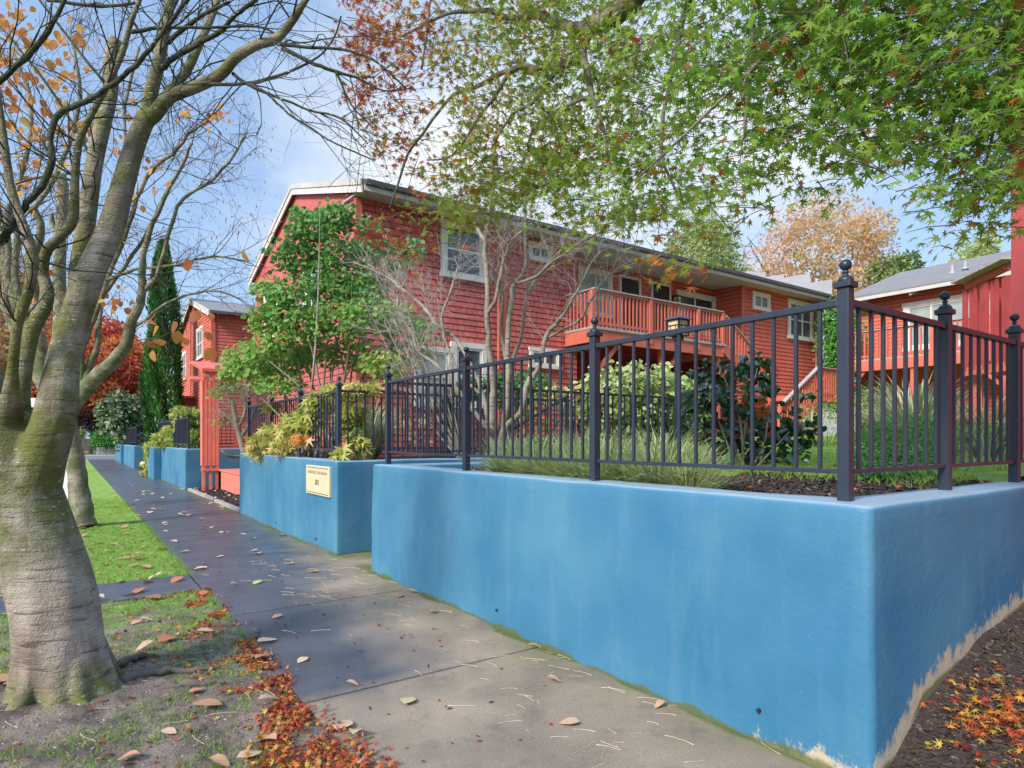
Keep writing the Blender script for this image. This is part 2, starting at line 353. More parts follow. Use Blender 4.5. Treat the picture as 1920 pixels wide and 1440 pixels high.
wallf = maprange(t, xyz[0], 2.35, 3.0, 0., .34); mo = math_(t, 'ADD', wallf, noise(t, 1.5, 6)); c = mix(t, ramp(t, mo, [(.62, 0.), (.90, .55)]), c, (.13,.125,.05))
ed = math_(t, 'ADD', maprange(t, xyz[0], 2.80, 2.97, 0., .35), noise(t, 1.1, 6)); c = mix(t, ramp(t, ed, [(.80, 0.), (.90, .9)]), c, (.07,.10,.008))
t.links.new(c, p.inputs['Base Color'])
t.links.new(maprange(t, dark_zone, 0., 1., .85, .36), p.inputs['Roughness']); p.inputs['Specular IOR Level'].default_value = .5
bump(t, p, math_(t, 'ADD', noise(t, 110, 4), math_(t, 'MULTIPLY', noise(t, 6, 6), .8)), .35, .006); M['walk'] = m
m, t, p = newmat('soil_and_turf'); v, xyz = pos(t)
soil = mix(t, ramp(t, noise(t, 4, 8), [(.35,0.),(.65,1.)]), (.30,.235,.185), (.12,.092,.072)); soil = mix(t, ramp(t, noise(t, 45, 4), [(.6, 0.), (.72, .6)]), soil, (.30,.27,.25))
soil = mix(t, ramp(t, noise(t, 9, 8, stretch(t, v, 1.3, .4, 1, (0,0,.5))), [(.58, 0.), (.68, .6)]), soil, (.05,.042,.038))
gr = mix(t, ramp(t, noise(t, 9, 8, None, .7), [(.35,0.),(.65,1.)]), (.11,.21,.03), (.27,.42,.055)); gr = mix(t, ramp(t, noise(t, 2.2, 7, None, .65), [(.55,0.),(.68,.6)]), gr, (.17,.15,.07))
far = maprange(t, xyz[1], 4.2, 9.5, -.14, .30); gm = ramp(t, math_(t, 'ADD', noise(t, 3.4, 9, None, .7), far), [(.50, 0.), (.62, 1.)])
t.links.new(mix(t, gm, soil, gr), p.inputs['Base Color']); p.inputs['Roughness'].default_value = .92
bump(t, p, math_(t, 'ADD', noise(t, 34, 8, None, .7), noise(t, 7, 8, None, .6)), 1., .05); M['strip'] = m
M['lawn'] = simple('lawn_turf', (.25,.39,.055), (.13,.22,.035), 5, .95, .8, 60, .03)
M['ground'] = simple('far_ground', (.14,.15,.06), (.20,.17,.10), .3, .95, .3)
M['asphalt'] = simple('asphalt_road', (.15,.155,.17), (.11,.115,.125), 1.2, .8, .3)

# ---------------------------------------------------------------- ground, pavement
def sheet(name, mat, x0, x1, y0, y1, nx, ny, fz, kind='structure', label=None):
    xs = np.linspace(x0, x1, nx); ys = np.linspace(y0, y1, ny); V = []
    for y in ys:
        for x in xs: V.append((x, y, fz(x, y)))
    T = [(j*nx+i, j*nx+i+1, (j+1)*nx+i+1, (j+1)*nx+i) for j in range(ny-1) for i in range(nx-1)]
    o = build_np(name, V, T, mat, smooth=True, loc=(0,0,0)); tag(o, label, None, None, kind); return o
from mathutils import noise as mno
def fbm(x, y, s=1., o=4): return mno.fractal(Vector((x*s, y*s, 3.7)), 1., 2., o)
ground = sheet('ground', M['ground'], -300, 300, -120, 420, 12, 12, lambda x, y: -.06)
T1 = Vector((.03, 4.82, 0))
WX0, WX1 = 1.17, 3.02
def strip_z(x, y):
    d = math.hypot(x-T1.x, y-T1.y)
    e = min(1, max(0, (WX0-x)/.12))
    if 7.3 < y < 8.27: return -.03
    return -.012+e*(.012+.018*fbm(x, y, 1.6)+.015*fbm(x, y, 7)+.008*fbm(x, y, 22, 3)+.05*math.exp(-(d/.55)**2))
sheet('grass_strip', M['strip'], -1.6, WX0, -1.5, 14, 110, 520, strip_z)
sheet('grass_strip', M['lawn'], -1.6, WX0, 14, 58, 14, 60, lambda x, y: .0+.012*fbm(x, y, 1.))
mb = MB(); mb.box(-1.75, -1.6, -6, 58, -.2, .01); mb.build('kerb', M['conc_light'])['kind'] = 'structure'
sheet('road', M['asphalt'], -12, -1.75, -30, 70, 4, 20, lambda x, y: -.05)
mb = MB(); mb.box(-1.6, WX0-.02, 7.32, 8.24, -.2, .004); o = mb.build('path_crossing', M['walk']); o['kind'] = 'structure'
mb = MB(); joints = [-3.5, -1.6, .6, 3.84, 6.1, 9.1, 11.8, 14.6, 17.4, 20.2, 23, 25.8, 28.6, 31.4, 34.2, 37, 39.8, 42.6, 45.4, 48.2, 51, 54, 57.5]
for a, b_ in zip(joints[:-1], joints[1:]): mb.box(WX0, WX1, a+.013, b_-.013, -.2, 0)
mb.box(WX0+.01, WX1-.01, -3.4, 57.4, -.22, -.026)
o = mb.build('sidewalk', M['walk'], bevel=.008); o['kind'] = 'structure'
mb = MB(); mb.box(-60, 90, 58, 68, -.2, -.03); o = mb.build('cross_street', M['asphalt']); o['kind'] = 'structure'
mb = MB(); mb.box(-60, 90, 68.2, 70, -.2, .05); o = mb.build('far_pavement', M['conc_light']); o['kind'] = 'structure'
def slope_z(x, y):
    f = np.interp(x, [3.0, 3.12, 3.5, 4.25, 5, 7, 10], [.0, .06, .27, .47, .56, .66, .7])
    g = .45+.55*math.exp(-max(0, 1.41-y)/.55)
    return float(f*g+.012*fbm(x, y, 5)*min(1, (x-2.98)*5))
sheet('mulch_slope', M['mulch'], 3.0, 10, -4, 1.5, 120, 100, slope_z)
def yard_z(x, y): return 1.2+.38*min(1, max(0, (x-4)/6))*1.0+.02*fbm(x, y, 2)
sheet('mulch_bed', M['mulch'], 3.25, 7.0, 1.6, 7.15, 50, 70, lambda x, y: yard_z(x, y)+.012*fbm(x, y, 7))
def lawn_z(x, y):
    e = 1.5*math.sin(y*.9)*.25
    return yard_z(x, y)+(.025 if x > 5.0+e else -.05)
sheet('lawn', M['lawn'], 4.4, 30, 1.6, 7.15, 90, 60, lawn_z)
sheet('lawn', M['lawn'], 9.0, 40, 7.15, 14, 40, 20, lambda x, y: yard_z(x, y)+.02)
sheet('planter_soil', M['mulch'], 3.2, 8.6, 8.75, 14.3, 30, 40, lambda x, y: 1.2+.02*fbm(x, y, 3))
sheet('planter_soil', M['mulch'], 3.2, 5, 22.2, 34, 10, 30, lambda x, y: 1.2)
sheet('entry_mulch', M['mulch'], WX1, 8, 14.45, 22.0, 40, 50, lambda x, y: .01+.10*min(1, (x-WX1)/1.2)+.03*fbm(x, y, 2)*min(1, x-WX1))
sheet('entry_mulch', M['mulch'], WX1, 8, 34, 39, 10, 10, lambda x, y: .02+.1*min(1, x-WX1))
# pale timber edging of the entry bed
for a, b_ in ((14.6, 17.3), (17.6, 21.6)):
    mb = MB(); mb.beam((3.07, a, .03), (3.05, b_, .035), .09, .07)
    o = mb.build('edging_board', M['greytrim']); tag(o, 'weathered pale edging board beside the pavement, '+('nearer the plaque wall' if a < 15 else 'nearer the red wooden stand'), 'edging', 'edging boards of the entry bed')
# entrance stairs between the two walls
mb = MB()
for i in range(7): mb.box(4.6+i*.34, 8.9, 7.36, 8.58, -.1, .175*(i+1))
o = mb.build('entrance_steps', M['conc_light'], bevel=.01); o['kind'] = 'structure'
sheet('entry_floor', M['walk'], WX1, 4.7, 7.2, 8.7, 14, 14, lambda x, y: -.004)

# ---------------------------------------------------------------- rounded stucco retaining walls
def wall(name, pts, thick, z1, label, fillet=.045, z0=-.25, amp=.006, batter=.012, cat='retaining wall'):
    # pts: outer footprint corners, inner side lies to the LEFT-hand normal
    P2 = [Vector((x, y)) for x, y in pts]; outer = []; inner = []
    nrm = []
    for i in range(len(P2)-1):
        d = (P2[i+1]-P2[i]).normalized(); nrm.append(Vector((-d.y, d.x)))
    inn = []
    for i, p in enumerate(P2):
        if i == 0: inn.append(p+nrm[0]*thick)
        elif i == len(P2)-1: inn.append(p+nrm[-1]*thick)
        else:
            s_ = nrm[i-1]+nrm[i]; inn.append(p+s_*(thick/(1+nrm[i-1].dot(nrm[i]))))
    step = .06
    for i in range(len(P2)-1):
        a, b = P2[i], P2[i+1]; d = (b-a); L = d.length; d = d.normalized()
        s0 = fillet if i > 0 else 0; s1 = L-(fillet if i < len(P2)-2 else 0)
        st = step if L < 12 else .15
        n = max(2, int((s1-s0)/st))
        for k in range(n+1):
            s_ = s0+(s1-s0)*k/n; outer.append(a+d*s_); inner.append(inn[i].lerp(inn[i+1], s_/L))
        if i < len(P2)-2:
            d2 = (P2[i+2]-b).normalized(); c = b-d*fillet+d2*fillet
            for k in range(1, 5):
                a0 = -d2; a1 = d; t = k/5*math.pi/2
                outer.append(c+(a0*math.cos(t)+a1*math.sin(t))*fillet); inner.append(inn[i+1])
    H = z1-z0; prof = []
    nz_ = 20
    for k in range(nz_+1): prof.append((0., z0+(H-.03)*k/nz_))
    r = .03
    for k in range(1, 4):
        t = k/4*math.pi/2; prof.append(((1-math.cos(t))*r/thick, z1-r+math.sin(t)*r))
    for k in range(0, 5): prof.append((r/thick+(1-2*r/thick)*k/4, z1))
    prof.append((1., z1-.03)); prof.append((1., z0))
    m_ = len(prof); V = []
    for i in range(len(outer)):
        o_, q = outer[i], inner[i]
        e = (q-o_).normalized()
        for t, z in prof:
            p = o_.lerp(q, t); bb = batter*(z1-z)/H if t == 0 else 0
            nn = amp*mno.fractal(Vector((p.x*1.3, p.y*1.3, z*1.6)), 1, 2, 4)*1.6
            V.append((p.x-e.x*(bb+nn*(1-t)), p.y-e.y*(bb+nn*(1-t)), z+nn*.7*(1 if t > 0 and z > z1-.01 else .0)))
    F = [(i*m_+k, i*m_+k+1, (i+1)*m_+k+1, (i+1)*m_+k) for i in range(len(outer)-1) for k in range(m_-1)]
    cx = sum(p.x for p in P2)/len(P2); cy = sum(p.y for p in P2)/len(P2)
    mb = MB(); mb.v = V; mb.f = F+[tuple(range(m_)), tuple((len(outer)-1)*m_+k for k in range(m_-1, -1, -1))]
    import bmesh
    me = bpy.data.meshes.new(name); me.from_pydata([(x-cx, y-cy, z) for x, y, z in mb.v], [], mb.f)
    bm = bmesh.new(); bm.from_mesh(me); bmesh.ops.recalc_face_normals(bm, faces=bm.faces); bm.to_mesh(me); bm.free()
    me.polygons.foreach_set('use_smooth', [True]*len(me.polygons))
    o = link_mesh(name, me, M['stucco'], None, (cx, cy, 0)); tag(o, label, cat); return o
WT = 1.29
wall1 = wall('retaining_wall', [(12, 7.2), (3.0, 7.2), (3.0, 1.41), (12, 1.41)], .30, WT, 'large blue stucco retaining wall in front, its sharp corner facing the viewer, peeling at the foot', z0=-.1, batter=.025)
wall2 = wall('retaining_wall', [(5.2, 14.4), (3.0, 14.4), (3.0, 8.45), (9, 8.45)], .30, WT, 'blue stucco retaining wall carrying the cream plaque, beyond the steps')
wall3 = wall('retaining_wall', [(5, 30.6), (2.98, 30.6), (2.98, 22.0), (6, 22.0)], .3, 1.27, 'blue stucco planter wall behind the red wooden stand, yellow vine over its far end')
wall4 = wall('retaining_wall', [(6, 55), (2.85, 55), (2.85, 39), (6, 39)], .3, 1.2, 'farthest small blue stucco planter wall down the street')
mb = MB(); mb.box(2.70, 2.98, 28.0, 30.5, -.1, 1.26); tag(mb.build('wall_pier', M['stucco'], bevel=.03), 'narrow blue pier beside the yellow vine, on the street side of the planter', 'pier')
mb = MB(); mb.box(2.68, 2.84, 46.5, 47.2, -.1, 1.19); tag(mb.build('wall_pier', M['stucco'], bevel=.03), 'narrow blue pier on the farthest planter wall', 'pier')
# drain holes
for px, py in ((932, 1144), (1423, 1332), (592, 1010), (517, 979)):
    u = (px-960)/FPX; dx = math.sin(ANG)+math.cos(ANG)*u; d = 2.982/dx; c = P(px, py, d)
    mb = MB(); pts = [(c.x-.012, c.y, c.z), (c.x+.03, c.y, c.z)]; mb.tube(pts, [.011, .011], 10)
    mb.build('drain_hole', M['darkin'], wall1 if px > 700 else wall2)

# ---------------------------------------------------------------- dark metal fences
def finial(mb, x, y, z, s=1.):
    mb.lathe((x, y, z), [(.041*s,0),(.041*s,.012*s),(.030*s,.028*s),(.014*s,.036*s),(.012*s,.046*s),(.018*s,.050*s),(.018*s,.055*s),(.010*s,.060*s),(.012*s,.064*s)], 16)
    b = []
    for k in range(9):
        a = -math.pi/2+math.pi*k/8; b.append((max(.001, .032*s*math.cos(a)), .092*s+.030*s*math.sin(a)))
    mb.lathe((x, y, z), b, 16)
def fence(label, verts, npick, z0, hi=False, top=1.0, group='dark metal fences on the blue walls', ends=(1,1)):
    r = thing('metal_fence', label, 'fence', (verts[0][0], verts[0][1], z0), group)
    bv = .003 if hi else 0
    for i, (x, y) in enumerate(verts):
        if (i == 0 and not ends[0]) or (i == len(verts)-1 and not ends[1]): continue
        mb = MB(); h = .029; mb.box(x-h, x+h, y-h, y+h, z0-.06, z0+1.055)
        p_ = mb.build('post', M['iron'], r, bevel=bv)
        cap = MB(); c = .043; cap.box(x-c, x+c, y-c, y+c, z0+1.0552, z0+1.085)
        b = len(cap.v); cap.add([(x-c+.004, y-c+.004, z0+1.0852), (x+c-.004, y-c+.004, z0+1.0852), (x+c-.004, y+c-.004, z0+1.0852), (x-c+.004, y+c-.004, z0+1.0852), (x-.014, y-.014, z0+1.104), (x+.014, y-.014, z0+1.104), (x+.014, y+.014, z0+1.104), (x-.014, y+.014, z0+1.104)],
                [(0,1,5,4),(1,2,6,5),(2,3,7,6),(3,0,4,7),(4,5,6,7)])
        co = cap.build('post_cap', M['iron'], p_, bevel=bv)
        fb = MB(); finial(fb, x, y, z0+1.085, .92); fo = fb.build('ball_finial', M['iron'], p_, smooth=True)
    base_me = None
    for i in range(len(verts)-1):
        a = Vector((*verts[i], 0)); b = Vector((*verts[i+1], 0)); d = (b-a).normalized()
        e0 = a+d*.032; e1 = b-d*.032
        mb = MB(); mb.beam(e0+Vector((0,0,z0+.985)), e1+Vector((0,0,z0+.985)), .040, .034); mb.build('top_rail', M['iron'], r, bevel=bv)
        mb = MB(); mb.beam(e0+Vector((0,0,z0+.145)), e1+Vector((0,0,z0+.145)), .028, .024); mb.build('bottom_rail', M['iron'], r, bevel=bv)
        n = npick[i]
        for k in range(n):
            c = a.lerp(b, (k+1)/(n+1))
            if base_me is None:
                mb = MB(); q = .0095; mb.box(-q, q, -q, q, .1575, .9675); base_me = bpy.data.meshes.new('picket'); base_me.from_pydata(mb.v, [], mb.f); base_me.materials.append(M['iron'])
            o = bpy.data.objects.new('picket', base_me); col(o); o.parent = r
            o.location = (c.x-r.location.x, c.y-r.location.y, 0)
            if hi: m_ = o.modifiers.new('bevel', 'BEVEL'); m_.width = .002; m_.segments = 1
    return r
fence('dark metal fence on the big front blue wall, turning the near corner', [(3.15, 7.06), (3.15, 5.24), (3.15, 3.42), (3.15, 1.60), (4.32, 1.60), (5.49, 1.60), (6.66, 1.60)], [13, 13, 13, 8, 8, 8], WT, True)
fence('dark metal fence along the near side of the entrance steps', [(3.15, 7.06), (4.95, 7.06), (6.75, 7.06), (8.55, 7.06)], [13, 13, 13], WT, ends=(0, 1))
fence('dark metal fence on the wall with the cream plaque, leaves growing through it', [(3.15, 14.2), (3.15, 12.38), (3.15, 10.56), (3.15, 8.74), (4.95, 8.74), (6.75, 8.74), (8.55, 8.74)], [13, 13, 13, 13, 13, 13], WT)
fence('dark metal fence on the planter behind the red wooden stand, half hidden by vine', [(3.12, 30), (3.12, 28.2), (3.12, 26.4), (3.12, 24.6), (3.12, 22.2), (4.9, 22.2)], [13, 13, 13, 16, 12], 1.27)
fence('farthest dark metal fence, on the small blue planter down the street', [(3.0, 52), (3.0, 49), (3.0, 46), (3.0, 43), (3.0, 39.3), (4.5, 39.3)], [16, 16, 16, 18, 8], 1.2)
fence('dark metal fence crossing the garden beyond the vine planter', [(3.6, 38), (5.0, 35.5), (5.0, 33), (5.0, 30.5)], [14, 12, 12], 1.2)
# stair handrail
r = thing('stair_handrail', 'dark sloping metal handrail seen through the fence beside the steps', 'handrail', (5.0, 7.5, .2))
mb = MB(); mb.beam((4.7, 8.5, 1.1), (7.2, 8.5, 2.35), .04, .04); mb.build('rail', M['iron'], r)
for x in (4.75, 7.15):
    mb = MB(); z = 1.1+(x-4.7)*.5; mb.box(x-.02, x+.02, 8.48, 8.52, .1, z-.021); mb.build('baluster', M['iron'], r)

# ---------------------------------------------------------------- plaque with lettering
def text_mesh(txt, size, sx=1., ext=.0015):
    cu = bpy.data.curves.new('t', 'FONT'); cu.body = txt; cu.size = size; cu.align_x = 'CENTER'; cu.align_y = 'CENTER'; cu.extrude = ext
    to = bpy.data.objects.new('t', cu); col(to); dg_ = bpy.context.evaluated_depsgraph_get(); dg_.update()
    me = bpy.data.meshes.new_from_object(to.evaluated_get(dg_)); bpy.data.objects.remove(to)
    for v in me.vertices: v.co.x *= sx
    return me
PX = 2.978; py0, py1, pz0, pz1 = 8.62, 9.66, .775, 1.20
pl = thing('name_plaque', 'cream name plaque with the number 3013 on the blue wall', 'plaque', (PX, (py0+py1)/2, pz0))
mb = MB(); mb.box(PX-.012, PX+.03, py0, py1, pz0, pz1); mb.build('plate', M['brass'], pl, bevel=.004)
mb = MB()
mb.box(PX-.016, PX-.0125, py0+.045, py1-.045, pz1-.034, pz1-.024); mb.box(PX-.016, PX-.0125, py0+.045, py1-.045, pz0+.024, pz0+.034); mb.build('border_line', M['ink'], pl)
for txt, size, z, sx, nm, mt in (('3013', .115, .955, .82, 'number', 'ink'), ('WATERCREST CONDOMINIUMS', .062, 1.100, .98, 'lettering', 'inkpale')):
    me = text_mesh(txt, size, sx); o = link_mesh(nm, me, M[mt], pl, (-.0145, 0, z-pz0)); o.rotation_euler = (math.pi/2, 0, -math.pi/2)

# ---------------------------------------------------------------- houses
def lap(mb, p0, u, L, z0, z1, n, course=.14, proud=.016, clip=None):
    p0 = Vector((p0[0], p0[1], 0)); u = Vector(u); n = Vector(n)
    k0 = math.floor(z0/course); z = k0*course
    while z < z1-1e-4:
        a, b = max(z, z0), min(z+course, z1)
        if clip:
            l0, l1 = clip(a), clip(b)
        else: l0 = l1 = (0, L)
        if l0 and l1 and l0[1] > l0[0]:
            A = p0+u*l0[0]+n*proud; B = p0+u*l0[1]+n*proud; Cc = p0+u*l1[1]; D = p0+u*l1[0]
            mb.add([(A.x,A.y,a),(B.x,B.y,a),(Cc.x,Cc.y,b),(D.x,D.y,b),((p0+u*l0[0]).x,(p0+u*l0[0]).y,a),((p0+u*l0[1]).x,(p0+u*l0[1]).y,a)], [(0,1,2,3),(4,5,1,0)])
        z += course
def window(parent, p0, u, n, w_, z0, z1, mull=(.5,), bars=(), trim=.10, glass='glass', name='window'):
    u = Vector(u); n = Vector(n); p0 = Vector((p0[0], p0[1], 0)); mid = p0+u*w_/2; zc = (z0+z1)/2
    mb = MB(); o_ = .045
    mb.obox(mid+n*o_+Vector((0,0,z1+trim/2)), u, n, w_/2+trim*1.25, .034, trim/2)
    mb.obox(mid+n*(o_+.012)+Vector((0,0,z0-trim*.45)), u, n, w_/2+trim*1.25, .046, trim*.45)
    for s_ in (-1, 1): mb.obox(mid+u*s_*(w_/2+trim/2)+n*o_+Vector((0,0,zc)), u, n, trim/2, .030, (z1-z0)/2)
    f = mb.build(name, M['white'], parent)
    sa = MB(); s = .028
    for q in (z0+s, z1-s): sa.obox(mid+n*.036+Vector((0,0,q)), u, n, w_/2, .018, s)
    for s_ in (-1, 1): sa.obox(mid+u*s_*(w_/2-s)+n*.036+Vector((0,0,zc)), u, n, s, .017, (z1-z0)/2-2*s)
    for m_ in mull: sa.obox(p0+u*w_*m_+n*.037+Vector((0,0,zc)), u, n, s, .016, (z1-z0)/2-2*s)
    for b in bars: sa.obox(mid+n*.038+Vector((0,0,z0+(z1-z0)*b)), u, n, w_/2-2*s, .014, s*.9)
    sa.build('sash', M['white'], f)
    pa = MB(); pa.obox(mid+n*.026+Vector((0,0,zc)), u, n, w_/2-.01, .004, (z1-z0)/2-.01); pa.build('pane', M[glass], f)
    return f
def railing(parent, a, b, z0, h, nb, post_at=(0, 1), mat='redpaint', capmat='greytrim', drop=.12, bw=.04, off=(0,0,0), z1=None):
    a = Vector((a[0], a[1], z0)); b = Vector((b[0], b[1], z0 if z1 is None else z1)); d = (b-a); up = Vector((0,0,h))
    mb = MB(); mb.beam(a+up, b+up, .14, .035); t = mb.build('rail_cap', M[capmat], parent)
    for dz_, h_ in ((h-.05, .06), (.10, .07)):
        mb = MB(); mb.beam(a+Vector((0,0,dz_)), b+Vector((0,0,dz_)), .04, h_); mb.build('rail', M[mat], parent)
    hd = Vector((d.x, d.y, 0)).normalized(); sd_ = Vector((-hd.y, hd.x, 0))
    for p_ in post_at:
        c = a.lerp(b, p_); mb = MB(); mb.obox(c+Vector((0,0,(h-.02-.3)/2)), hd, sd_, .06, .06, (h+.26)/2); mb.build('railing_post', M[mat], parent)
    for k in range(nb):
        c = a.lerp(b, (k+.5)/nb); mb = MB(); mb.obox(c+Vector((0,0,(h-drop-.02)/2)), hd, sd_, bw/2, bw/2+.002, (h-.02+drop)/2); mb.build('baluster', M[mat], parent)
def gable_clip(y0, y1, ridge_z, eave_z):           # along +u from y0 to y1
    L = y1-y0
    def f(z):
        if z <= eave_z: return (0, L)
        k = (z-eave_z)/(ridge_z-eave_z)
        return (L/2*k, L-L/2*k) if k < 1 else (L/2, L/2)
    return f
def gable_roof(parent, xa, xb, ya, yb, ze, zr, th=.14, mat='roof'):
    ym = (ya+yb)/2; mb = MB()
    sec = [(ya, ze), (ym, zr), (yb, ze), (yb, ze-th), (ym, zr-th), (ya, ze-th)]
    mb.prism([(xa, y, z) for y, z in (sec[0], sec[1], sec[4], sec[5])], (xb-xa, 0, 0))
    mb.prism([(xa, y, z) for y, z in (sec[1], sec[2], sec[3], sec[4])], (xb-xa, 0, 0))
    return mb.build('roof', M[mat], parent, recalc=True)
def rake(parent, x, ya, yb, ze, zr, side=-1):
    ym = (ya+yb)/2
    for (y0, z0, y1, z1) in ((ya, ze, ym, zr), (ym, zr, yb, ze)):
        mb = MB(); q = .16; mb.prism([(x, y0, z0-q-.15), (x, y1, z1-q-.15), (x, y1, z1-q), (x, y0, z0-q)], (side*.035, 0, 0)); mb.build('rake_board', M['white'], parent, recalc=True)
        mb = MB(); mb.prism([(x, y0, z0-q+.002), (x, y1, z1-q+.002), (x, y1, z1-.03), (x, y0, z0-.03)], (side*.06, 0, 0)); mb.build('rake_trim', M['soffit'], parent, recalc=True)

def house_one():
    r = thing('red_house', 'long two-storey red shingled house with diagonal boards on its gable and a balcony', 'house', (5.12, 13.1, 0))
    X0, X1, Y0, Y1 = 5.12, 23.7, 13.1, 21.8; ZE, ZR = 7.0, 8.52; ya, yb = 12.47, 22.43
    core = MB()
    core.box(X0+.03, 11.37, Y0+.03, Y1-.03, 0, 6.75); core.box(11.37, 18.88, 14.25, Y1-.03, 4.40, 6.74); core.box(11.372, 18.878, 16.6, Y1-.031, 0, 4.399); core.box(18.88, X1-.03, Y0+.03, Y1-.03, 0, 6.75)
    core.build('inner_wall', M['redpost'], r)
    mb = MB(); lap(mb, (X0, Y0), (1,0,0), 11.4-X0, .6, 6.92, (0,-1,0)); mb.build('shingled_wall', M['shingle'], r)
    mb = MB(); lap(mb, (18.85, Y0), (1,0,0), X1-18.85, .6, 6.92, (0,-1,0)); mb.build('lap_wall', M['lap'], r)
    mb = MB(); lap(mb, (11.4, 14.2), (1,0,0), 7.45, 4.5, 6.92, (0,-1,0), proud=.014); lap(mb, (18.85, Y0), (0,1,0), 1.1, .6, 6.92, (-1,0,0)); lap(mb, (11.4, Y0), (0,1,0), 1.1, .6, 6.92, (1,0,0)); mb.build('recess_wall', M['lap'], r)
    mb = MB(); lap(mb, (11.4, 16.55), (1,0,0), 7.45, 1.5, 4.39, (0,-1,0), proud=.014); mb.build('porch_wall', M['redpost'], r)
    # gable: horizontal shingles below, diagonal boards above
    mb = MB(); lap(mb, (X0, Y0), (0,1,0), Y1-Y0, .6, 4.3, (-1,0,0)); mb.build('gable_wall', M['shingle'], r)
    gc = gable_clip(Y0, Y1, 8.2, 6.90)
    mb = MB(); a = gc(4.3); mb.add([(X0-.02, Y0, 4.3), (X0-.02, Y1, 4.3), (X0-.02, Y1, 6.9), (X0-.02, (Y0+Y1)/2, 8.3), (X0-.02, Y0, 6.9)], [(4,3,2,1,0)])
    mb.build('gable_boards', M['diag'], r)
    mb = MB(); mb.add([(X1, Y0, .6), (X1, Y1, .6), (X1, Y1, 6.9), (X1, (Y0+Y1)/2, 8.3), (X1, Y0, 6.9)], [(0,1,2,3,4)]); mb.build('gable_wall', M['lap'], r)
    for x, y, sx, sy in ((X0-.045, Y0-.045, .03, .13), (X0-.045, Y1-.08, .03, .13)):
        mb = MB(); mb.box(x, x+sx, y, y+sy, .6, 6.93); mb.build('corner_board', M['redpaint'], r)
    for xa_, xb_ in ((X0-.044, X0+.10), (8.93, 9.03), (18.80, 18.93), (X1-.1, X1+.02)):
        mb = MB(); mb.box(xa_, xb_, Y0-.05, Y0-.021, .6, 6.86); mb.build('corner_board', M['redpaint'], r)
    rf = gable_roof(r, 4.98, 23.95, ya, yb, ZE, ZR)
    rake(r, 5.0, ya, yb, ZE+.02, ZR+.02)
    # soffit and gutter along the eaves
    mb = MB(); mb.prism([(5.03, ya+.02, ZE-.17), (5.03, 14.3, 6.935), (5.03, 14.3, 6.905), (5.03, ya+.02, ZE-.20)], (18.9, 0, 0)); mb.build('soffit', M['soffit'], r, recalc=True)
    mb = MB(); mb.box(5.03, 23.9, ya-.02, ya+.015, ZE-.24, ZE-.125); mb.build('fascia', M['soffit'], r)
    mb = MB(); mb.prism([(5.05, ya-.022, ZE-.03), (5.05, ya-.13, ZE-.03), (5.05, ya-.12, ZE-.12), (5.05, ya-.022, ZE-.14)], (18.9, 0, 0)); mb.build('gutter', M['gutter'], r, recalc=True)
    nS = (0,-1,0); uS = (1,0,0)
    window(r, (7.28, Y0), uS, nS, 1.0, 5.52, 6.66, (), (.52,), trim=.12)
    window(r, (6.60, Y0), uS, nS, .75, 2.45, 3.62, (), (.5,), trim=.12, glass='blind'); window(r, (7.58, Y0), uS, nS, .72, 2.45, 3.78, (), (.5,), trim=.13)
    window(r, (9.80, Y0), uS, nS, .62, 6.30, 6.62, (.5,), (), trim=.09)
    window(r, (9.85, Y0), uS, nS, .85, 3.52, 3.88, (.5,), (), trim=.09)
    window(r, (19.52, Y0), uS, nS, .82, 6.18, 6.62, (.5,), (), trim=.10)
    window(r, (21.72, Y0), uS, nS, 1.42, 5.38, 6.62, (.33, .58), (.5,), trim=.12)
    window(r, (22.75, Y0), uS, nS, .5, 2.0, 3.3, (), (), trim=.12, glass='blind')
    window(r, (12.50, 14.2), uS, nS, 1.15, 5.4, 6.62, (.5,), (), trim=.12, glass='blind')
    window(r, (16.90, 14.2), uS, nS, 1.80, 5.3, 6.50, (.45,), (), trim=.12)
    window(r, (12.9, 16.55), uS, nS, .8, 2.5, 3.7, (.5,), (), trim=.09); window(r, (16.2, 16.55), uS, nS, 1.3, 2.4, 3.4, (.5,), (), trim=.11)
    window(r, (X0, 20.6), (0,-1,0), (-1,0,0), 1.25, 4.75, 5.95, (.5,), (.5,), trim=.13); window(r, (X0, 16.6), (0,-1,0), (-1,0,0), 1.1, 4.75, 5.95, (.5,), (.5,), trim=.13)
    for x, z in ((14.08, 4.55), (15.52, 4.55)):
        mb = MB(); mb.box(x, x+.07, 14.13, 14.20, z, z+2.1); mb.box(x+.87, x+.94, 14.13, 14.20, z, z+2.1); mb.box(x, x+.94, 14.128, 14.2, z+2.1, z+2.17)
        f = mb.build('door_frame', M['white'], r); mb = MB(); mb.box(x+.071, x+.869, 14.15, 14.182, z, z+2.098); d = mb.build('door', M['darkin'], f)
    # balcony
    zb = 4.48; mb = MB(); mb.box(10.95, 16.33, 11.97, 14.18, zb-.06, zb); mb.box(16.33, 18.84, 13.0, 14.18, zb-.061, zb-.001); mb.box(10.9, 16.37, 11.92, 12.04, zb-.075, zb-.004); bal = mb.build('balcony', M['greytrim'], r)
    mb = MB(); mb.box(10.95, 16.33, 11.96, 12.02, zb-.40, zb-.076); mb.box(10.95, 11.01, 12.02, 13.06, zb-.40, zb-.076); mb.box(16.27, 16.33, 12.02, 13.9, zb-.40, zb-.076); mb.build('fascia_beam', M['redpaint'], bal)
    mb = MB()
    for k in range(12): mb.box(11.2+k*.43, 11.24+k*.43, 12.03, 14.17, zb-.26, zb-.062)
    mb.build('joists', M['redpost'], bal)
    mb = MB(); mb.beam((10.98, 12.0, zb+.95), (10.98, 13.05, zb+.95), .12, .03); mb.build('rail_cap', M['greytrim'], bal)
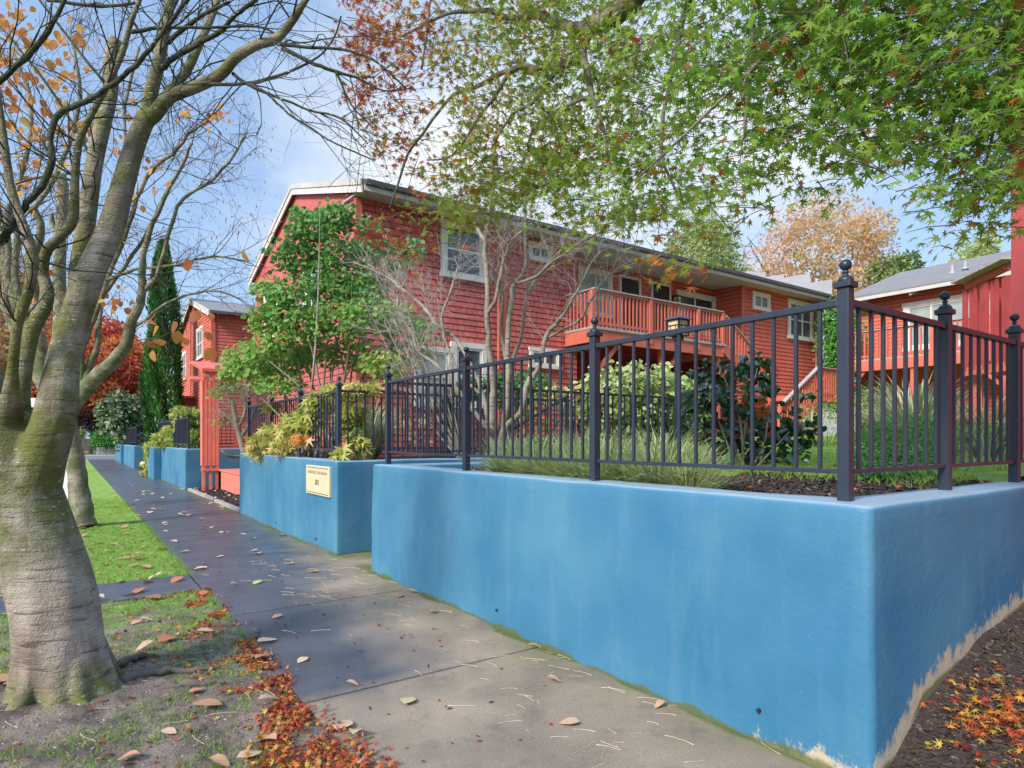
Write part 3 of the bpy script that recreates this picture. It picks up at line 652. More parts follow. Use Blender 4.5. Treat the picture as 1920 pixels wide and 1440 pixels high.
    for k in range(7):
        mb = MB(); y = 12.12+k*.145; mb.box(10.96, 11.0, y, y+.04, zb-.05, zb+.93); mb.build('baluster', M['redpaint'], bal)
    railing(bal, (10.98, 12.0), (16.3, 12.0), zb, .97, 38, (0, .40, .78, 1))
    for x in (11.2, 13.7, 16.2):
        mb = MB(); mb.box(x-.07, x+.07, 12.05, 12.19, 1.4, zb-.40); mb.build('porch_post', M['redpaint'], r)
        mb = MB(); mb.beam((x+.07, 12.12, zb-1.1), (x+.75, 12.12, zb-.42), .09, .12); mb.build('brace', M['redpaint'], r)
    mb = MB(); mb.box(11.0, 18.8, 11.9, 16.5, 1.3, 1.62); mb.build('porch_slab', M['conc_light'], r)
    # stair: flight down to the right, landing, flight down to the left
    st = MB()
    for k in range(8): st.box(16.35+k*.3, 16.68+k*.3, 12.0, 12.95, zb-.19*(k+1)-.05, zb-.19*(k+1))
    s_ = st.build('staircase', M['greytrim'], r)
    zl = zb-.19*8
    mb = MB(); mb.box(18.7, 21.6, 11.0, 13.0, zl-.15, zl-.0); mb.build('landing', M['redpaint'], s_)
    mb = MB(); mb.beam((16.35, 11.98, zb-.15), (18.75, 11.98, zl-.1), .05, .26); mb.build('stringer', M['redpaint'], s_)
    mb = MB(); mb.beam((19.9, 10.98, zl-.12), (17.6, 10.98, 1.6), .05, .26); mb.build('stringer', M['redpaint'], s_)
    railing(s_, (16.4, 11.98), (18.7, 11.98), zb-.1, .95, 15, (1,), z1=zl)
    railing(s_, (19.9, 10.98), (21.6, 10.98), zl, .95, 12, (0, 1)); railing(s_, (17.7, 10.96), (19.85, 10.96), 1.65, .95, 14, (0,), z1=zl)
    for x in (19.9, 21.5):
        mb = MB(); mb.box(x-.06, x+.06, 11.0, 11.12, 1.4, zl-.15); mb.build('landing_post', M['redpaint'], s_)
    for x, y, z in ((16.68, 14.05, 6.05), (13.2, 13.6, 3.3)):
        mb = MB(); mb.box(x-.09, x+.09, y-.09, y+.09, z, z+.28); g = mb.build('wall_lantern', M['lamp_glass'], r)
        mb = MB()
        for sx in (-1, 1):
            for sy in (-1, 1): mb.box(x+sx*.09-.012, x+sx*.09+.012, y+sy*.09-.012, y+sy*.09+.012, z-.01, z+.29)
        mb.box(x-.13, x+.13, y-.13, y+.13, z+.29, z+.315); mb.box(x-.105, x+.105, y-.105, y+.105, z+.14, z+.155); mb.box(x-.105, x+.105, y-.105, y+.105, z-.02, z-.005); mb.build('lantern_frame', M['darkin'], g)
    mb = MB(); mb.tube([(20.6, 13.04, 4.35), (20.6, 12.96, 4.33)], [.06, .05], 12); mb.build('wall_vent', M['white'], r)
    mb = MB(); mb.tube([(8.75, 12.55, 6.85), (8.75, 12.95, 6.6), (8.75, 13.0, 6.4), (8.75, 13.0, 1.4)], [.035]*4, 8); mb.build('downspout', M['redpaint'], r)
    mb = MB(); mb.tube([(23.4, 12.55, 6.85), (23.4, 12.95, 6.6), (23.4, 13.0, 6.4), (23.4, 13.0, 1.4)], [.035]*4, 8); mb.build('downspout', M['redpaint'], r)
    return r
house_one()

def small_house():
    X0, X1, Y0, Y1 = 4.98, 14, 29.1, 38.7; ZE, ZR = 6.95, 8.4
    r = thing('red_house', 'red house with grey roof and two white gable windows beside the cypress', 'house', (X0, Y0, 0))
    mb = MB(); mb.box(X0+.03, X1, Y0+.03, Y1, 0, 6.75); mb.build('inner_wall', M['redpost'], r)
    mb = MB(); lap(mb, (X0, Y0), (1,0,0), X1-X0, .4, 6.9, (0,-1,0)); mb.build('side_wall', M['lap'], r)
    mb = MB(); lap(mb, (X0, Y0), (0,1,0), Y1-Y0, .4, 8.1, (-1,0,0), clip=gable_clip(Y0, Y1, 8.25, 6.85)); mb.build('gable_wall', M['lap'], r)
    gable_roof(r, 4.8, 14.3, 28.6, 39.2, ZE, ZR); rake(r, 4.82, 28.6, 39.2, ZE+.02, ZR+.02)
    mb = MB(); mb.box(4.85, 14.2, 28.55, 28.64, ZE-.13, ZE-.02); mb.build('gutter', M['gutter'], r)
    for q_ in ((X0-.05, X0+.12, Y0-.05, Y0-.024, .4, 6.9), (X0-.05, X0-.024, Y0-.02, Y0+.14, .4, 6.9), (X0-.05, X0-.024, 34.6, 34.75, .4, 8.0)):
        mb = MB(); mb.box(*q_); mb.build('corner_board', M['redpaint'], r)
    window(r, (X0, 32.55), (0,-1,0), (-1,0,0), 1.35, 5.35, 6.55, (.5,), (.5,), trim=.14); window(r, (X0, 37.4), (0,-1,0), (-1,0,0), 1.3, 4.75, 5.95, (.5,), (.5,), trim=.14)
    mb = MB(); mb.tube([(7.0, 29.06, 4.6), (7.0, 28.96, 4.58)], [.10, .08], 12); mb.build('wall_vent', M['white'], r)
    mb = MB(); mb.box(4.3, 5.0, 33.6, 34.0, 1.2, 3.5); mb.box(4.2, 5.0, 33.4, 36.6, 3.5, 3.62); mb.build('porch_frame', M['redpaint'], r)
    mb = MB(); mb.box(4.86, 4.96, 34.6, 36.0, 1.4, 2.9); mb.build('meter_panel', M['meter'], r)
    mb = MB(); mb.prism([(4.1, 28.9, 4.05), (4.1, 30.8, 4.35), (4.1, 30.8, 4.27), (4.1, 28.9, 3.95)], (3.2, 0, 0)); mb.build('porch_roof', M['redpaint'], r, recalc=True)
    return r
small_house()

def house_two():       # faces the courtyard, eaves parallel to the street
    X0, X1, Y0, Y1 = 24.95, 34, 3.6, 12.3
    r = thing('red_house', 'red house behind the courtyard with grey shingle roof and balcony, right side', 'house', (X0, Y0, 0))
    mb = MB(); mb.box(X0+.03, X1, Y0, Y1, 0, 6.8); mb.build('inner_wall', M['redpost'], r)
    mb = MB(); lap(mb, (X0, Y0), (0,1,0), Y1-Y0, .8, 6.9, (-1,0,0)); mb.build('front_wall', M['lap'], r)
    mb = MB(); lap(mb, (X0, Y1), (1,0,0), X1-X0, .8, 6.9, (0,1,0)); mb.build('side_wall', M['lap'], r)
    mb = MB(); xa, xm = 24.3, 29.3; mb.prism([(xa, 3.0, 6.95), (xm, 3.0, 8.75), (xm, 3.0, 8.6), (xa, 3.0, 6.80)], (0, 9.6, 0)); mb.prism([(xm, 3.0, 8.75), (34.6, 3.0, 6.95), (34.6, 3.0, 6.8), (xm, 3.0, 8.6)], (0, 9.6, 0)); rf = mb.build('roof', M['roof'], r, recalc=True)
    for y, z in ((9.4, 7.55), (9.0, 7.62)):
        mb = MB(); mb.tube([(26.0, y, z-.1), (26.0, y, z+.28)], [.05, .05], 10); mb.tube([(26.0, y, z+.05), (26.0, y, z-.02)], [.06, .12], 10); mb.build('vent_pipe', M['meter'], rf)
    mb = MB(); mb.box(24.27, 24.32, 3.0, 12.6, 6.76, 6.88); mb.build('fascia', M['soffit'], r)
    for y in (5.0, 6.7, 8.4, 10.1, 11.8):
        mb = MB(); mb.beam((24.35, y, 6.72), (24.9, y, 6.84), .08, .10); mb.build('rafter_tail', M['soffit'], r)
    window(r, (X0, 10.4), (0,-1,0), (-1,0,0), 3.4, 4.9, 6.35, (.22, .78), (), trim=.16, glass='blind')
    window(r, (X0, 6.0), (0,-1,0), (-1,0,0), .8, 4.9, 6.3, (), (.5,), trim=.12)
    mb = MB(); mb.box(X0-.25, X0-.03, 6.15, 6.4, 6.0, 6.35); mb.build('wall_box', M['white'], r)
    zb = 4.42; mb = MB(); mb.box(23.3, X0-.03, 4.2, 12.2, zb-.06, zb); bal = mb.build('balcony', M['greytrim'], r)
    mb = MB(); mb.box(23.28, 23.34, 4.2, 12.2, zb-.42, zb-.062); mb.build('fascia_beam', M['redpaint'], bal)
    railing(bal, (23.33, 12.15), (23.33, 4.3), zb, 1.0, 52, (0, .2, .4, .6, .8, 1), bw=.05)
    for y in (12.1, 9.6, 7.1, 4.5):
        mb = MB(); mb.box(23.34, 23.50, y-.08, y+.08, 1.3, zb-.42); mb.build('balcony_post', M['redpaint'], r)
    mb = MB(); mb.beam((23.4, 12.0, 3.0), (23.4, 11.2, zb-.42), .08, .10); mb.beam((23.4, 7.1, 3.2), (23.4, 7.9, zb-.42), .08, .10); mb.build('brace', M['redpaint'], r)
    return r
house_two()

def near_house():      # corner of the neighbouring red building at the right edge
    r = thing('red_building', 'near dark red building corner at the right edge of the picture', 'building', (7.45, 2.2, 0))
    mb = MB(); mb.box(7.45, 15, -6, 2.15, -.2, 6.6); mb.build('wall', M['redpost'], r)
    mb = MB(); mb.box(7.42, 7.47, 2.03, 2.19, .9, 6.6); mb.box(7.40, 7.44, 1.70, 1.80, .9, 6.6); mb.build('corner_board', M['redpost'], r)
    mb = MB(); mb.box(7.0, 15.4, -6.4, 2.6, 6.6, 6.85); mb.build('roof', M['gutter'], r)
    return r
near_house()
def stair_tower():     # slatted stair screen between
    r = thing('slatted_stair_screen', 'red slatted stair screen with a flat dark cap beside the near building', 'stair screen', (15.0, 4.6, 1.4))
    a = P(1812, 700, 16.6); b = P(1893, 700, 15.2)
    a = Vector((a.x, a.y, 0)); b = Vector((b.x, b.y, 0)); u = (b-a).normalized(); n = Vector((u.y, -u.x, 0)); L = (b-a).length
    mb = MB(); mb.beam(a+Vector((0,0,5.72))-u*.1, b+Vector((0,0,5.90))+u*.2, .7, .06); mb.build('cap', M['greytrim'], r)
    for za_, zb_, h_ in ((5.58, 5.76, .16), (3.35, 3.35, .22)):
        mb = MB(); mb.beam(a+Vector((0,0,za_)), b+Vector((0,0,zb_)), .10, h_); mb.build('rail', M['redpaint'], r)
    for k in range(9):
        c = a.lerp(b, k/8); w_ = .07 if k in (0, 4, 8) else .035
        mb = MB(); mb.obox(c+n*(.0 if k % 2 else .03)+Vector((0,0,4.45)), u, n, w_, .03, 1.08); mb.build('slat', M['redpost'], r)
    for k in (0, 1):
        c = a.lerp(b, .04+k*.9); mb = MB(); mb.obox(c+n*(-.25)+Vector((0,0,3.4)), u, n, .07, .07, 2.2); mb.build('post', M['redpaint'], r)
    back = MB(); back.obox(a.lerp(b, .5)-n*.9+Vector((0,0,4.4)), u, n, L/2+.1, .03, 1.15); back.build('stair_wall', M['redpost'], r)
stair_tower()
# grey stepped building far behind
g = thing('grey_building', 'pale grey building with a stepped parapet behind the red roof', 'building', (30, 24, 0))
mb = MB()
poly = [(1400, 600), (1400, 508), (1436, 511), (1436, 519), (1470, 514), (1470, 521), (1519, 512), (1519, 530), (1560, 524), (1560, 560), (1640, 560), (1640, 600)]
pts = [P(x, y, 37.0) for x, y in poly]
mb.prism(pts, FW*6); mb.build('stepped_parapet', M['parapet'], g, recalc=True)
mb = MB(); c = P(1520, 600, 40); mb.obox((c.x, c.y, 4.2), RT, FW, 4.0, 2.6, 4.2); mb.build('wall', M['parapet'], g)

# red wooden stand by the entry bed
r = thing('wooden_stand', 'tall salmon red boarded stand with a low bench, between the blue planters', 'stand', (3.5, 20.6, 0))
c0 = Vector((3.46, 20.75, 0))
mb = MB(); mb.box(3.27, 3.74, 20.72, 21.02, .78, 3.35)
for k in range(5): mb.box(3.28+k*.107, 3.30+k*.107, 20.713, 20.72, .78, 3.34)
mb.build('boarded_column', M['salmon'], r)
for x in (3.28, 3.47, 3.65):
    mb = MB(); mb.box(x, x+.08, 20.73, 20.81, -.02, .779); mb.build('leg', M['salmon'], r)
mb = MB(); mb.box(3.28, 3.74, 20.70, 20.98, .62, .70); mb.build('shelf', M['salmon'], r)
mb = MB(); mb.box(3.75, 3.83, 17.5, 20.9, .02, .62); mb.box(3.75, 4.02, 20.5, 20.95, .05, .60)
mb.build('bench_front', M['salmon'], r)
mb = MB(); mb.box(3.72, 4.4, 17.4, 20.69, .621, .67); mb.build('bench_seat', M['salmon'], r)
mb = MB(); mb.box(3.32, 3.48, 20.80, 20.96, 3.351, 3.75); mb.build('post', M['redpaint'], r)
mb = MB(); mb.prism([(3.2, 20.3, 3.66), (3.2, 22.6, 4.1), (3.2, 22.6, 4.02), (3.2, 20.3, 3.58)], (3.6, 0, 0)); mb.build('canopy', M['redpaint'], r, recalc=True)
mb = MB(); mb.beam((3.3, 20.45, 3.50), (6.7, 20.45, 3.50), .08, .16); mb.beam((4.2, 20.9, 1.6), (6.5, 20.9, 1.6), .06, .5); mb.build('beam', M['redpaint'], r)

# lamp post with square art glass lantern in the yard
d = 9.5; c = P(1271, 700, d); gx, gy = c.x, c.y; zt = P(1271, 596, d).z
r = thing('garden_lamp', 'square amber glass lantern on a dark post behind the near fence', 'lamp post', (gx, gy, 1.4))
mb = MB(); mb.box(gx-.035, gx+.035, gy-.035, gy+.035, 1.35, zt-.34); mb.build('post', M['iron'], r)
mb = MB(); s = .105; mb.box(gx-s, gx+s, gy-s, gy+s, zt-.27, zt-.045); mb.build('lamp_glass', M['lamp_glass'], r)
mb = MB()
for sx in (-1, 1):
    for sy in (-1, 1): mb.box(gx+sx*s-.013, gx+sx*s+.013, gy+sy*s-.013, gy+sy*s+.013, zt-.28, zt-.035)
for z in (zt-.28, zt-.13, zt-.05): mb.box(gx-s-.008, gx+s+.008, gy-s-.008, gy+s+.008, z, z+.014)
for k in (-1, 1):
    mb.box(gx-s-.008, gx+s+.008, gy+k*.05-.006, gy+k*.05+.006, zt-.28, zt-.13); mb.box(gx+k*.05-.006, gx+k*.05+.006, gy-s-.008, gy+s+.008, zt-.28, zt-.13)
mb.add([(gx-.15,gy-.15,zt-.035),(gx+.15,gy-.15,zt-.035),(gx+.15,gy+.15,zt-.035),(gx-.15,gy+.15,zt-.035),(gx-.12,gy-.12,zt),(gx+.12,gy-.12,zt),(gx+.12,gy+.12,zt),(gx-.12,gy+.12,zt)], [(3,2,1,0),(4,5,6,7),(0,1,5,4),(1,2,6,5),(2,3,7,6),(3,0,4,7)])
mb.box(gx-.06, gx+.06, gy-.06, gy+.06, zt-.34, zt-.281); mb.build('lantern_frame', M['iron'], r)

# for-sale style sign post: white arm and hanging navy panel
d = 14.; b = P(126, 900, d); r = thing('yard_sign_post', 'white painted sign post with arm and hanging dark navy panel behind the tree fork', 'sign post', (b.x, b.y, 0))
z = P(126, 755, d).z; u = -RT
mb = MB(); mb.obox((b.x, b.y, (z+.1)/2), RT, FW, .055, .055, (z+.1)/2); mb.build('post', M['signwhite'], r)
a0 = Vector((b.x, b.y, z))
mb = MB(); mb.obox(a0-RT*.50-FW*.0, RT, FW, .44, .05, .10); mb.build('arm', M['signwhite'], r)
mb = MB(); mb.tube([a0+RT*.06, a0+RT*.26, a0+RT*.33], [.09, .09, .03], 12); mb.build('arm_end', M['signwhite'], r)
mb = MB(); mb.obox(a0-RT*.50-Vector((0,0,.55)), RT, FW, .34, .012, .38); mb.build('panel', M['navy'], r)

# small things in the yard and down the street
p_ = P(1150+10, 818, 17.5)
r_ = thing('plant_pot', 'round terracotta pot on the porch slab under the balcony', 'plant pot', (11.6, 11.7, 1.62))
mb = MB(); mb.lathe((11.9, 12.3, 1.62), [(.10, 0), (.16, .08), (.19, .2), (.16, .3), (.14, .34), (.17, .36), (.17, .38), (.12, .38)], 18); mb.build('pot', M['terracotta'], r_, smooth=True)
d = 92; c = P(171, 836, d); r_ = thing('recycling_bin', 'blue wheeled bin at the far end of the street by the stone wall', 'bin', (c.x, c.y, 0))
mb = MB(); mb.prism([(c.x-.30, c.y-.3, 0), (c.x+.30, c.y-.3, 0), (c.x+.36, c.y-.33, 1.0), (c.x-.36, c.y-.33, 1.0)], (0, .62, 0)); mb.build('body', M['bluebin'], r_, recalc=True)
mb = MB(); mb.box(c.x-.40, c.x+.40, c.y-.38, c.y+.36, 1.0, 1.1); mb.build('lid', M['bluebin'], r_)
for s_ in (-.3, .3):
    mb = MB(); mb.tube([(c.x+s_, c.y+.36, .12), (c.x+s_+.06, c.y+.36, .12)], [.12, .12], 12); mb.build('wheel', M['darkin'], r_)
mb = MB(); mb.box(-20, 9, 101, 101.6, -.1, 1.55); tag(mb.build('stone_wall', M['stonewall'], bevel=.05), 'low dark stone retaining wall across the far street', 'stone wall')
mb = MB(); mb.box(2.2, 6.5, 70.6, 71.6, -.1, .8); tag(mb.build('stone_wall', M['greytrim'], bevel=.05), 'low pale stone edging wall under the round clipped shrub', 'stone wall')
c = P(256, 871, 34.5)
r_ = thing('path_light', 'small glowing amber path light at the foot of the far blue wall', 'path light', (3.25, 38.6, 0))
m, t, p = newmat('lit_amber'); p.inputs['Base Color'].default_value = (.9,.5,.15,1); p.inputs['Emission Color'].default_value = (1,.5,.12,1); p.inputs['Emission Strength'].default_value = .8
mb = MB(); mb.lathe((3.25, 38.6, .05), [(.02, 0), (.02, .1), (.13, .12), (.14, .25), (.05, .32)], 14); mb.build('lamp', m, r_, smooth=True)
fl = G(152, 1052); r_ = thing('marker_flag', 'small red marker flag in the grass beside the near trunk', 'marker flag', (fl.x, fl.y, 0))
m = simple('red_flag', (.6,.02,.02), (.5,.02,.02), 3, .5, 0)
mb = MB(); mb.tube([(fl.x, fl.y, 0), (fl.x, fl.y, .13)], [.003, .003], 6); mb.build('stake', M['meter'], r_)
mb = MB(); mb.obox((fl.x+.02, fl.y, .11), RT, FW, .022, .002, .035); mb.build('flag', m, r_)
yb = Vector((4.45, 5.3, 1.2)); mb = MB(); mb.box(4.05, 4.3, 6.0, 6.3, 1.15, 1.42); tag(mb.build('utility_box', M['meter'], bevel=.01), 'small grey box standing behind the second fence post', 'utility box')

# ---------------------------------------------------------------- vegetation tools
def star_template(lobes=7):
    ang = [-128, -88, -44, 0, 44, 88, 128]; ln = [.42, .72, .92, 1.0, .92, .72, .42]
    if lobes == 5: ang = [-105, -52, 0, 52, 105]; ln = [.55, .85, 1., .85, .55]
    V = [(0, 0, 0)]
    for i, (a, l) in enumerate(zip(ang, ln)):
        r = math.radians(a)
        if i: 
            rm = math.radians((ang[i-1]+a)/2); V.append((math.sin(rm)*.27, math.cos(rm)*.27, -.02))
        V.append((math.sin(r)*l, math.cos(r)*l, -.16*l))
    V.append((0, -.12, 0)); n = len(V)-1
    T = [(0, i, i+1) for i in range(1, n)]+[(0, n, 1)]
    return np.array(V), np.array(T)
def ovate_template(w=.32, fold=.08, droop=.12):
    V = [(0,0,0), (-w*.8,.22,fold), (w*.8,.22,fold), (0,.25,0), (-w,.5,fold-.3*droop), (w,.5,fold-.3*droop), (0,.55,-.3*droop), (-w*.55,.82,fold*.5-droop), (w*.55,.82,fold*.5-droop), (0,1.0,-droop*1.2)]
    T = [(0,3,1), (0,2,3), (1,3,6), (1,6,4), (3,2,5), (3,5,6), (4,6,7), (6,9,7), (6,5,8), (6,8,9)]
    return np.array(V), np.array(T)
def kite_template(w=.3): return np.array([(0,0,0), (-w,.45,.06), (w,.45,.06), (0,1,-.06)]), np.array([(0,2,3), (0,3,1)])
def blade_template(w=.04, bend=.35):
    V = [(-w,0,0), (w,0,0), (-w*.9,.45,bend*.12), (w*.9,.45,bend*.12), (-w*.5,.8,bend*.5), (w*.5,.8,bend*.5), (0,1,bend)]
    return np.array(V), np.array([(0,1,3), (0,3,2), (2,3,5), (2,5,4), (4,5,6)])
STAR = star_template(); STAR5 = star_template(5); OV = ovate_template(); OVW = ovate_template(.42, .05, .15); KITE = kite_template(); BLADE = blade_template(); NARROW = kite_template(.14)
def unit(a): return a/np.maximum(np.linalg.norm(a, axis=1, keepdims=True), 1e-9)
def scatter(name, tmpl, pos_, tip, nor, size, tint, mat, parent=None, loc=None):
    V0, T0 = tmpl; n = len(pos_); tip = unit(tip); side = unit(np.cross(tip, nor)); nn = np.cross(side, tip)
    size = np.asarray(size).reshape(-1, 1, 1)
    V = pos_[:, None, :]+size*(V0[None, :, 0:1]*side[:, None, :]+V0[None, :, 1:2]*tip[:, None, :]+V0[None, :, 2:3]*nn[:, None, :])
    k = len(V0); T = T0[None]+(np.arange(n)*k)[:, None, None]
    return build_np(name, V.reshape(-1, 3), T.reshape(-1, 3), mat, parent, np.repeat(np.clip(tint, 0, 1), k), loc=loc)
def rnd(n, s=1.): return nr.normal(0, s, (n, 3))
def crown(name, mat, parent, centre, rad, n, size, tmpl, tint=(.5, .2), lumps=14, lr=.42, hollow=.5, up=.5, seed_tint=None, cut=None):
    centre = np.array(centre); rad = np.array(rad)
    lc = unit(rnd(lumps))*nr.uniform(.35, 1., (lumps, 1))**.5*(1-lr*.6)
    lt = nr.normal(0, tint[1]*.8, lumps)
    idx = nr.integers(0, lumps, n); d = unit(rnd(n)); rr = nr.uniform(hollow, 1.05, (n, 1))**.7*lr*nr.uniform(.8, 1.15, (n, 1))
    p = lc[idx]+d*rr; pos_ = centre+p*rad
    tip = unit(d*1.0+rnd(n, .6)+np.array([0, 0, -.25])); nor = rnd(n, .6)+d*.5+np.array([0, 0, up])
    t = tint[0]+lt[idx]+nr.normal(0, tint[1], n)
    return scatter(name, tmpl, pos_, tip, nor, nr.uniform(.65, 1.25, n)*size, t, mat, parent)
def grow(mb, p, d, L, r, lev, spread=.6, n=3, grav=0., seg=4, wig=.16, up=0., nsides=5, tips=None):
    pts = [Vector(p)]; d = Vector(d).normalized(); ra = [r]
    for i in range(seg):
        d = (d+Vector((rng.gauss(0, wig), rng.gauss(0, wig), rng.gauss(0, wig)+up-grav))).normalized()
        pts.append(pts[-1]+d*(L/seg)); ra.append(r*(1-.6*(i+1)/seg))
    mb.tube(pts, ra, nsides, cap=False)
    if tips is not None: tips.append((pts[-1].copy(), d.copy()))
    if lev > 0:
        for k in range(n):
            i = rng.randint(1, seg); q = pts[i].lerp(pts[i-1], rng.random())
            nd = (d+Vector((rng.gauss(0, spread), rng.gauss(0, spread), rng.gauss(0, spread)))).normalized()
            grow(mb, q, nd, L*rng.uniform(.5, .8), max(r*.5, .0012), lev-1, spread, n, grav, seg, wig, up, max(3, nsides-1), tips)
def limb(mb, spec, n=10, k=4, wob=.0):
    # spec: (px, py, diameter_px, depth)
    pts = [P(a, b, d) for a, b, w_, d in spec]; rad = [w_/2/FPX*d for a, b, w_, d in spec]
    sp = spline(pts, k); rr = lerp_list(rad, k)
    if wob: sp = [p+Vector((rng.gauss(0, wob), rng.gauss(0, wob), rng.gauss(0, wob)))*min(1, q*30) for p, q in zip(sp, rr)]
    mb.tube(sp, rr, n); return sp, rr
M['maple_leaf'] = leafmat('maple_leaves', [(.0, (.09,.30,.06)), (.35, (.33,.53,.07)), (.58, (.30,.36,.06)), (.70, (.46,.30,.06)), (.80, (.50,.14,.025)), (.92, (.46,.06,.05)), (1., (.24,.05,.04))], .62)
M['litter'] = leafmat('fallen_maple_leaves', [(.0, (.10,.02,.025)), (.3, (.40,.045,.03)), (.55, (.58,.16,.035)), (.8, (.66,.36,.05)), (1., (.40,.42,.07))], .25, .6)
M['big_leaf'] = leafmat('big_fallen_leaves', [(.0, (.50,.16,.08)), (.4, (.62,.35,.20)), (.75, (.70,.50,.34)), (1., (.50,.52,.20))], .2, .6)
M['orange_leaf'] = leafmat('orange_hanging_leaves', [(.0, (.42,.13,.04)), (.5, (.66,.28,.06)), (1., (.74,.50,.14))], .5)
M['vine'] = leafmat('vine_leaves', [(.0, (.04,.15,.05)), (.35, (.13,.36,.10)), (.7, (.32,.52,.12)), (1., (.48,.58,.16))], .5)
M['yellowvine'] = leafmat('yellow_vine_leaves', [(.0, (.16,.30,.05)), (.4, (.44,.50,.11)), (.7, (.74,.60,.18)), (.9, (.74,.54,.36)), (1., (.62,.24,.04))], .4)
M['glossy'] = leafmat('glossy_dark_leaves', [(.0, (.008,.03,.014)), (.5, (.022,.075,.024)), (1., (.08,.22,.03))], .15, .28, .6)
M['variegated'] = leafmat('pale_green_leaves', [(.0, (.10,.20,.04)), (.5, (.36,.48,.14)), (1., (.66,.70,.36))], .3, .4)
M['conifer'] = leafmat('conifer_sprays', [(.0, (.012,.05,.012)), (.5, (.05,.20,.03)), (1., (.16,.44,.08))], .25, .8)
M['viburnum'] = leafmat('grey_green_leaves', [(.0, (.03,.06,.03)), (.5, (.13,.22,.09)), (1., (.42,.50,.30))], .3, .5)
M['redtree'] = leafmat('red_autumn_leaves', [(.0, (.26,.035,.035)), (.4, (.62,.10,.08)), (.7, (.80,.24,.09)), (1., (.85,.45,.12))], .45)
M['farorange'] = leafmat('tan_orange_leaves', [(.0, (.26,.32,.08)), (.35, (.55,.48,.16)), (.7, (.82,.50,.26)), (1., (.88,.55,.34))], .5)
M['fargreen'] = leafmat('far_green_leaves', [(.0, (.14,.22,.06)), (.5, (.40,.50,.15)), (1., (.62,.66,.26))], .5)
M['grass'] = leafmat('grass_blades', [(.0, (.09,.20,.02)), (.5, (.24,.44,.045)), (1., (.45,.56,.13))], .35)
M['sedge'] = leafmat('striped_sedge', [(.0, (.20,.30,.09)), (.5, (.52,.62,.26)), (1., (.80,.82,.52))], .35)
M['strap'] = leafmat('dry_ornamental_grass', [(.0, (.16,.24,.09)), (.5, (.44,.50,.26)), (1., (.70,.64,.46))], .35)
M['stalk'] = simple('leaf_stalk', (.70,.58,.40), (.50,.37,.25), 8, .7, 0)

# ---------------------------------------------------------------- near street tree
r = thing('street_tree', 'thick mossy grey-barked street tree forking low at the left edge', 'tree', T1)
mb = MB()
sp_ = [(124, 1345, 215, 3.95), (124, 1318, 206, 3.95), (122, 1285, 184, 3.95), (119, 1245, 171, 3.95), (112, 1190, 165, 3.95), (102, 1131, 162, 3.95), (86, 1069, 160, 3.97), (60, 1000, 158, 3.98), (36, 930, 156, 4.0), (20, 870, 160, 4.02), (6, 820, 150, 4.04), (-10, 780, 120, 4.05)]
pts = [P(a, b, d) for a, b, w_, d in sp_]; rad = [w_*.87/2/FPX*d for a, b, w_, d in sp_]
sp = spline(pts, 5); rr = lerp_list(rad, 5)
def lob(i, a):
    z = sp[i].z; f = max(0., 1-(z+.05)/.62)**1.7; g = max(0, 1-(z+.02)/.22)**2
    return 1+f*(.0+.13*math.sin(3*a+.8)+.10*math.sin(5*a+2.1))+g*(.04+.12*math.sin(7*a+.4))+.012*math.sin(4*a+z*5)+.01*math.sin(9*a-z*9)
mb.tube(sp, rr, 44, lob=lob)
# buttress roots
for ang, ln_, r0 in ((20, .55, .085), (-28, .50, .08), (75, .5, .07), (150, .5, .08), (215, .4, .08), (285, .42, .075)):
    a = math.radians(ang); d = Vector((math.cos(a), math.sin(a), 0)); b0 = Vector((pts[1].x, pts[1].y, 0))
    q = [b0+d*.14+Vector((0,0,.30)), b0+d*.23+Vector((0,0,.10)), b0+d*.32+Vector((0,0,.0)), b0+d*(.30+ln_*.5)+Vector((.03,.02,-.035)), b0+d*(.36+ln_*.7)+Vector((0,0,-.08))]
    mb.tube(spline(q, 3), lerp_list([r0*.9, r0*.8, r0*.55, r0*.34, r0*.2], 3), 12)
A = [(52, 930, 108, 4.0), (76, 860, 84, 3.98), (98, 800, 72, 3.97), (110, 740, 66, 3.97), (118, 680, 55, 3.98), (134, 620, 53, 4.0), (153, 560, 51, 4.02), (175, 500, 48, 4.05), (207, 430, 45, 4.1), (230, 350, 39, 4.13), (252, 275, 35, 4.16), (274, 218, 33, 4.18)]
A1 = [(270, 235, 27, 4.18), (284, 170, 25, 4.2), (298, 115, 23, 4.2), (308, 60, 20, 4.22), (318, 10, 18, 4.25), (330, -80, 15, 4.3), (350, -190, 10, 4.35)]
A2 = [(270, 228, 30, 4.18), (292, 212, 27, 4.15), (318, 182, 24, 4.1), (367, 163, 22, 4.05), (413, 140, 21, 4.0), (443, 107, 20, 3.95), (483, 83, 19, 3.9), (517, 73, 18, 3.85), (547, 40, 16, 3.8), (573, 0, 13, 3.75), (615, -70, 10, 3.7)]
A3 = [(300, 200, 22, 4.15), (322, 165, 18, 4.2), (350, 133, 17, 4.25), (373, 83, 16, 4.3), (400, 20, 15, 4.4), (420, -50, 12, 4.5), (450, -160, 8, 4.6)]
B = [(146, 600, 40, 4.05), (148, 520, 35, 4.15), (155, 467, 34, 4.2), (166, 383, 31, 4.25), (178, 300, 29, 4.3), (193, 233, 28, 4.32), (207, 167, 27, 4.35), (206, 117, 24, 4.38), (216, 72, 22, 4.4)]
Cc = [(14, 790, 60, 3.95), (20, 740, 30, 3.85), (24, 690, 19, 3.8), (33, 610, 18, 3.75), (54, 545, 19, 3.72), (61, 485, 22, 3.7), (54, 450, 18, 3.7), (37, 405, 17, 3.7), (20, 350, 16, 3.7), (10, 283, 15, 3.7), (0, 207, 13, 3.7), (-12, 120, 10, 3.7)]
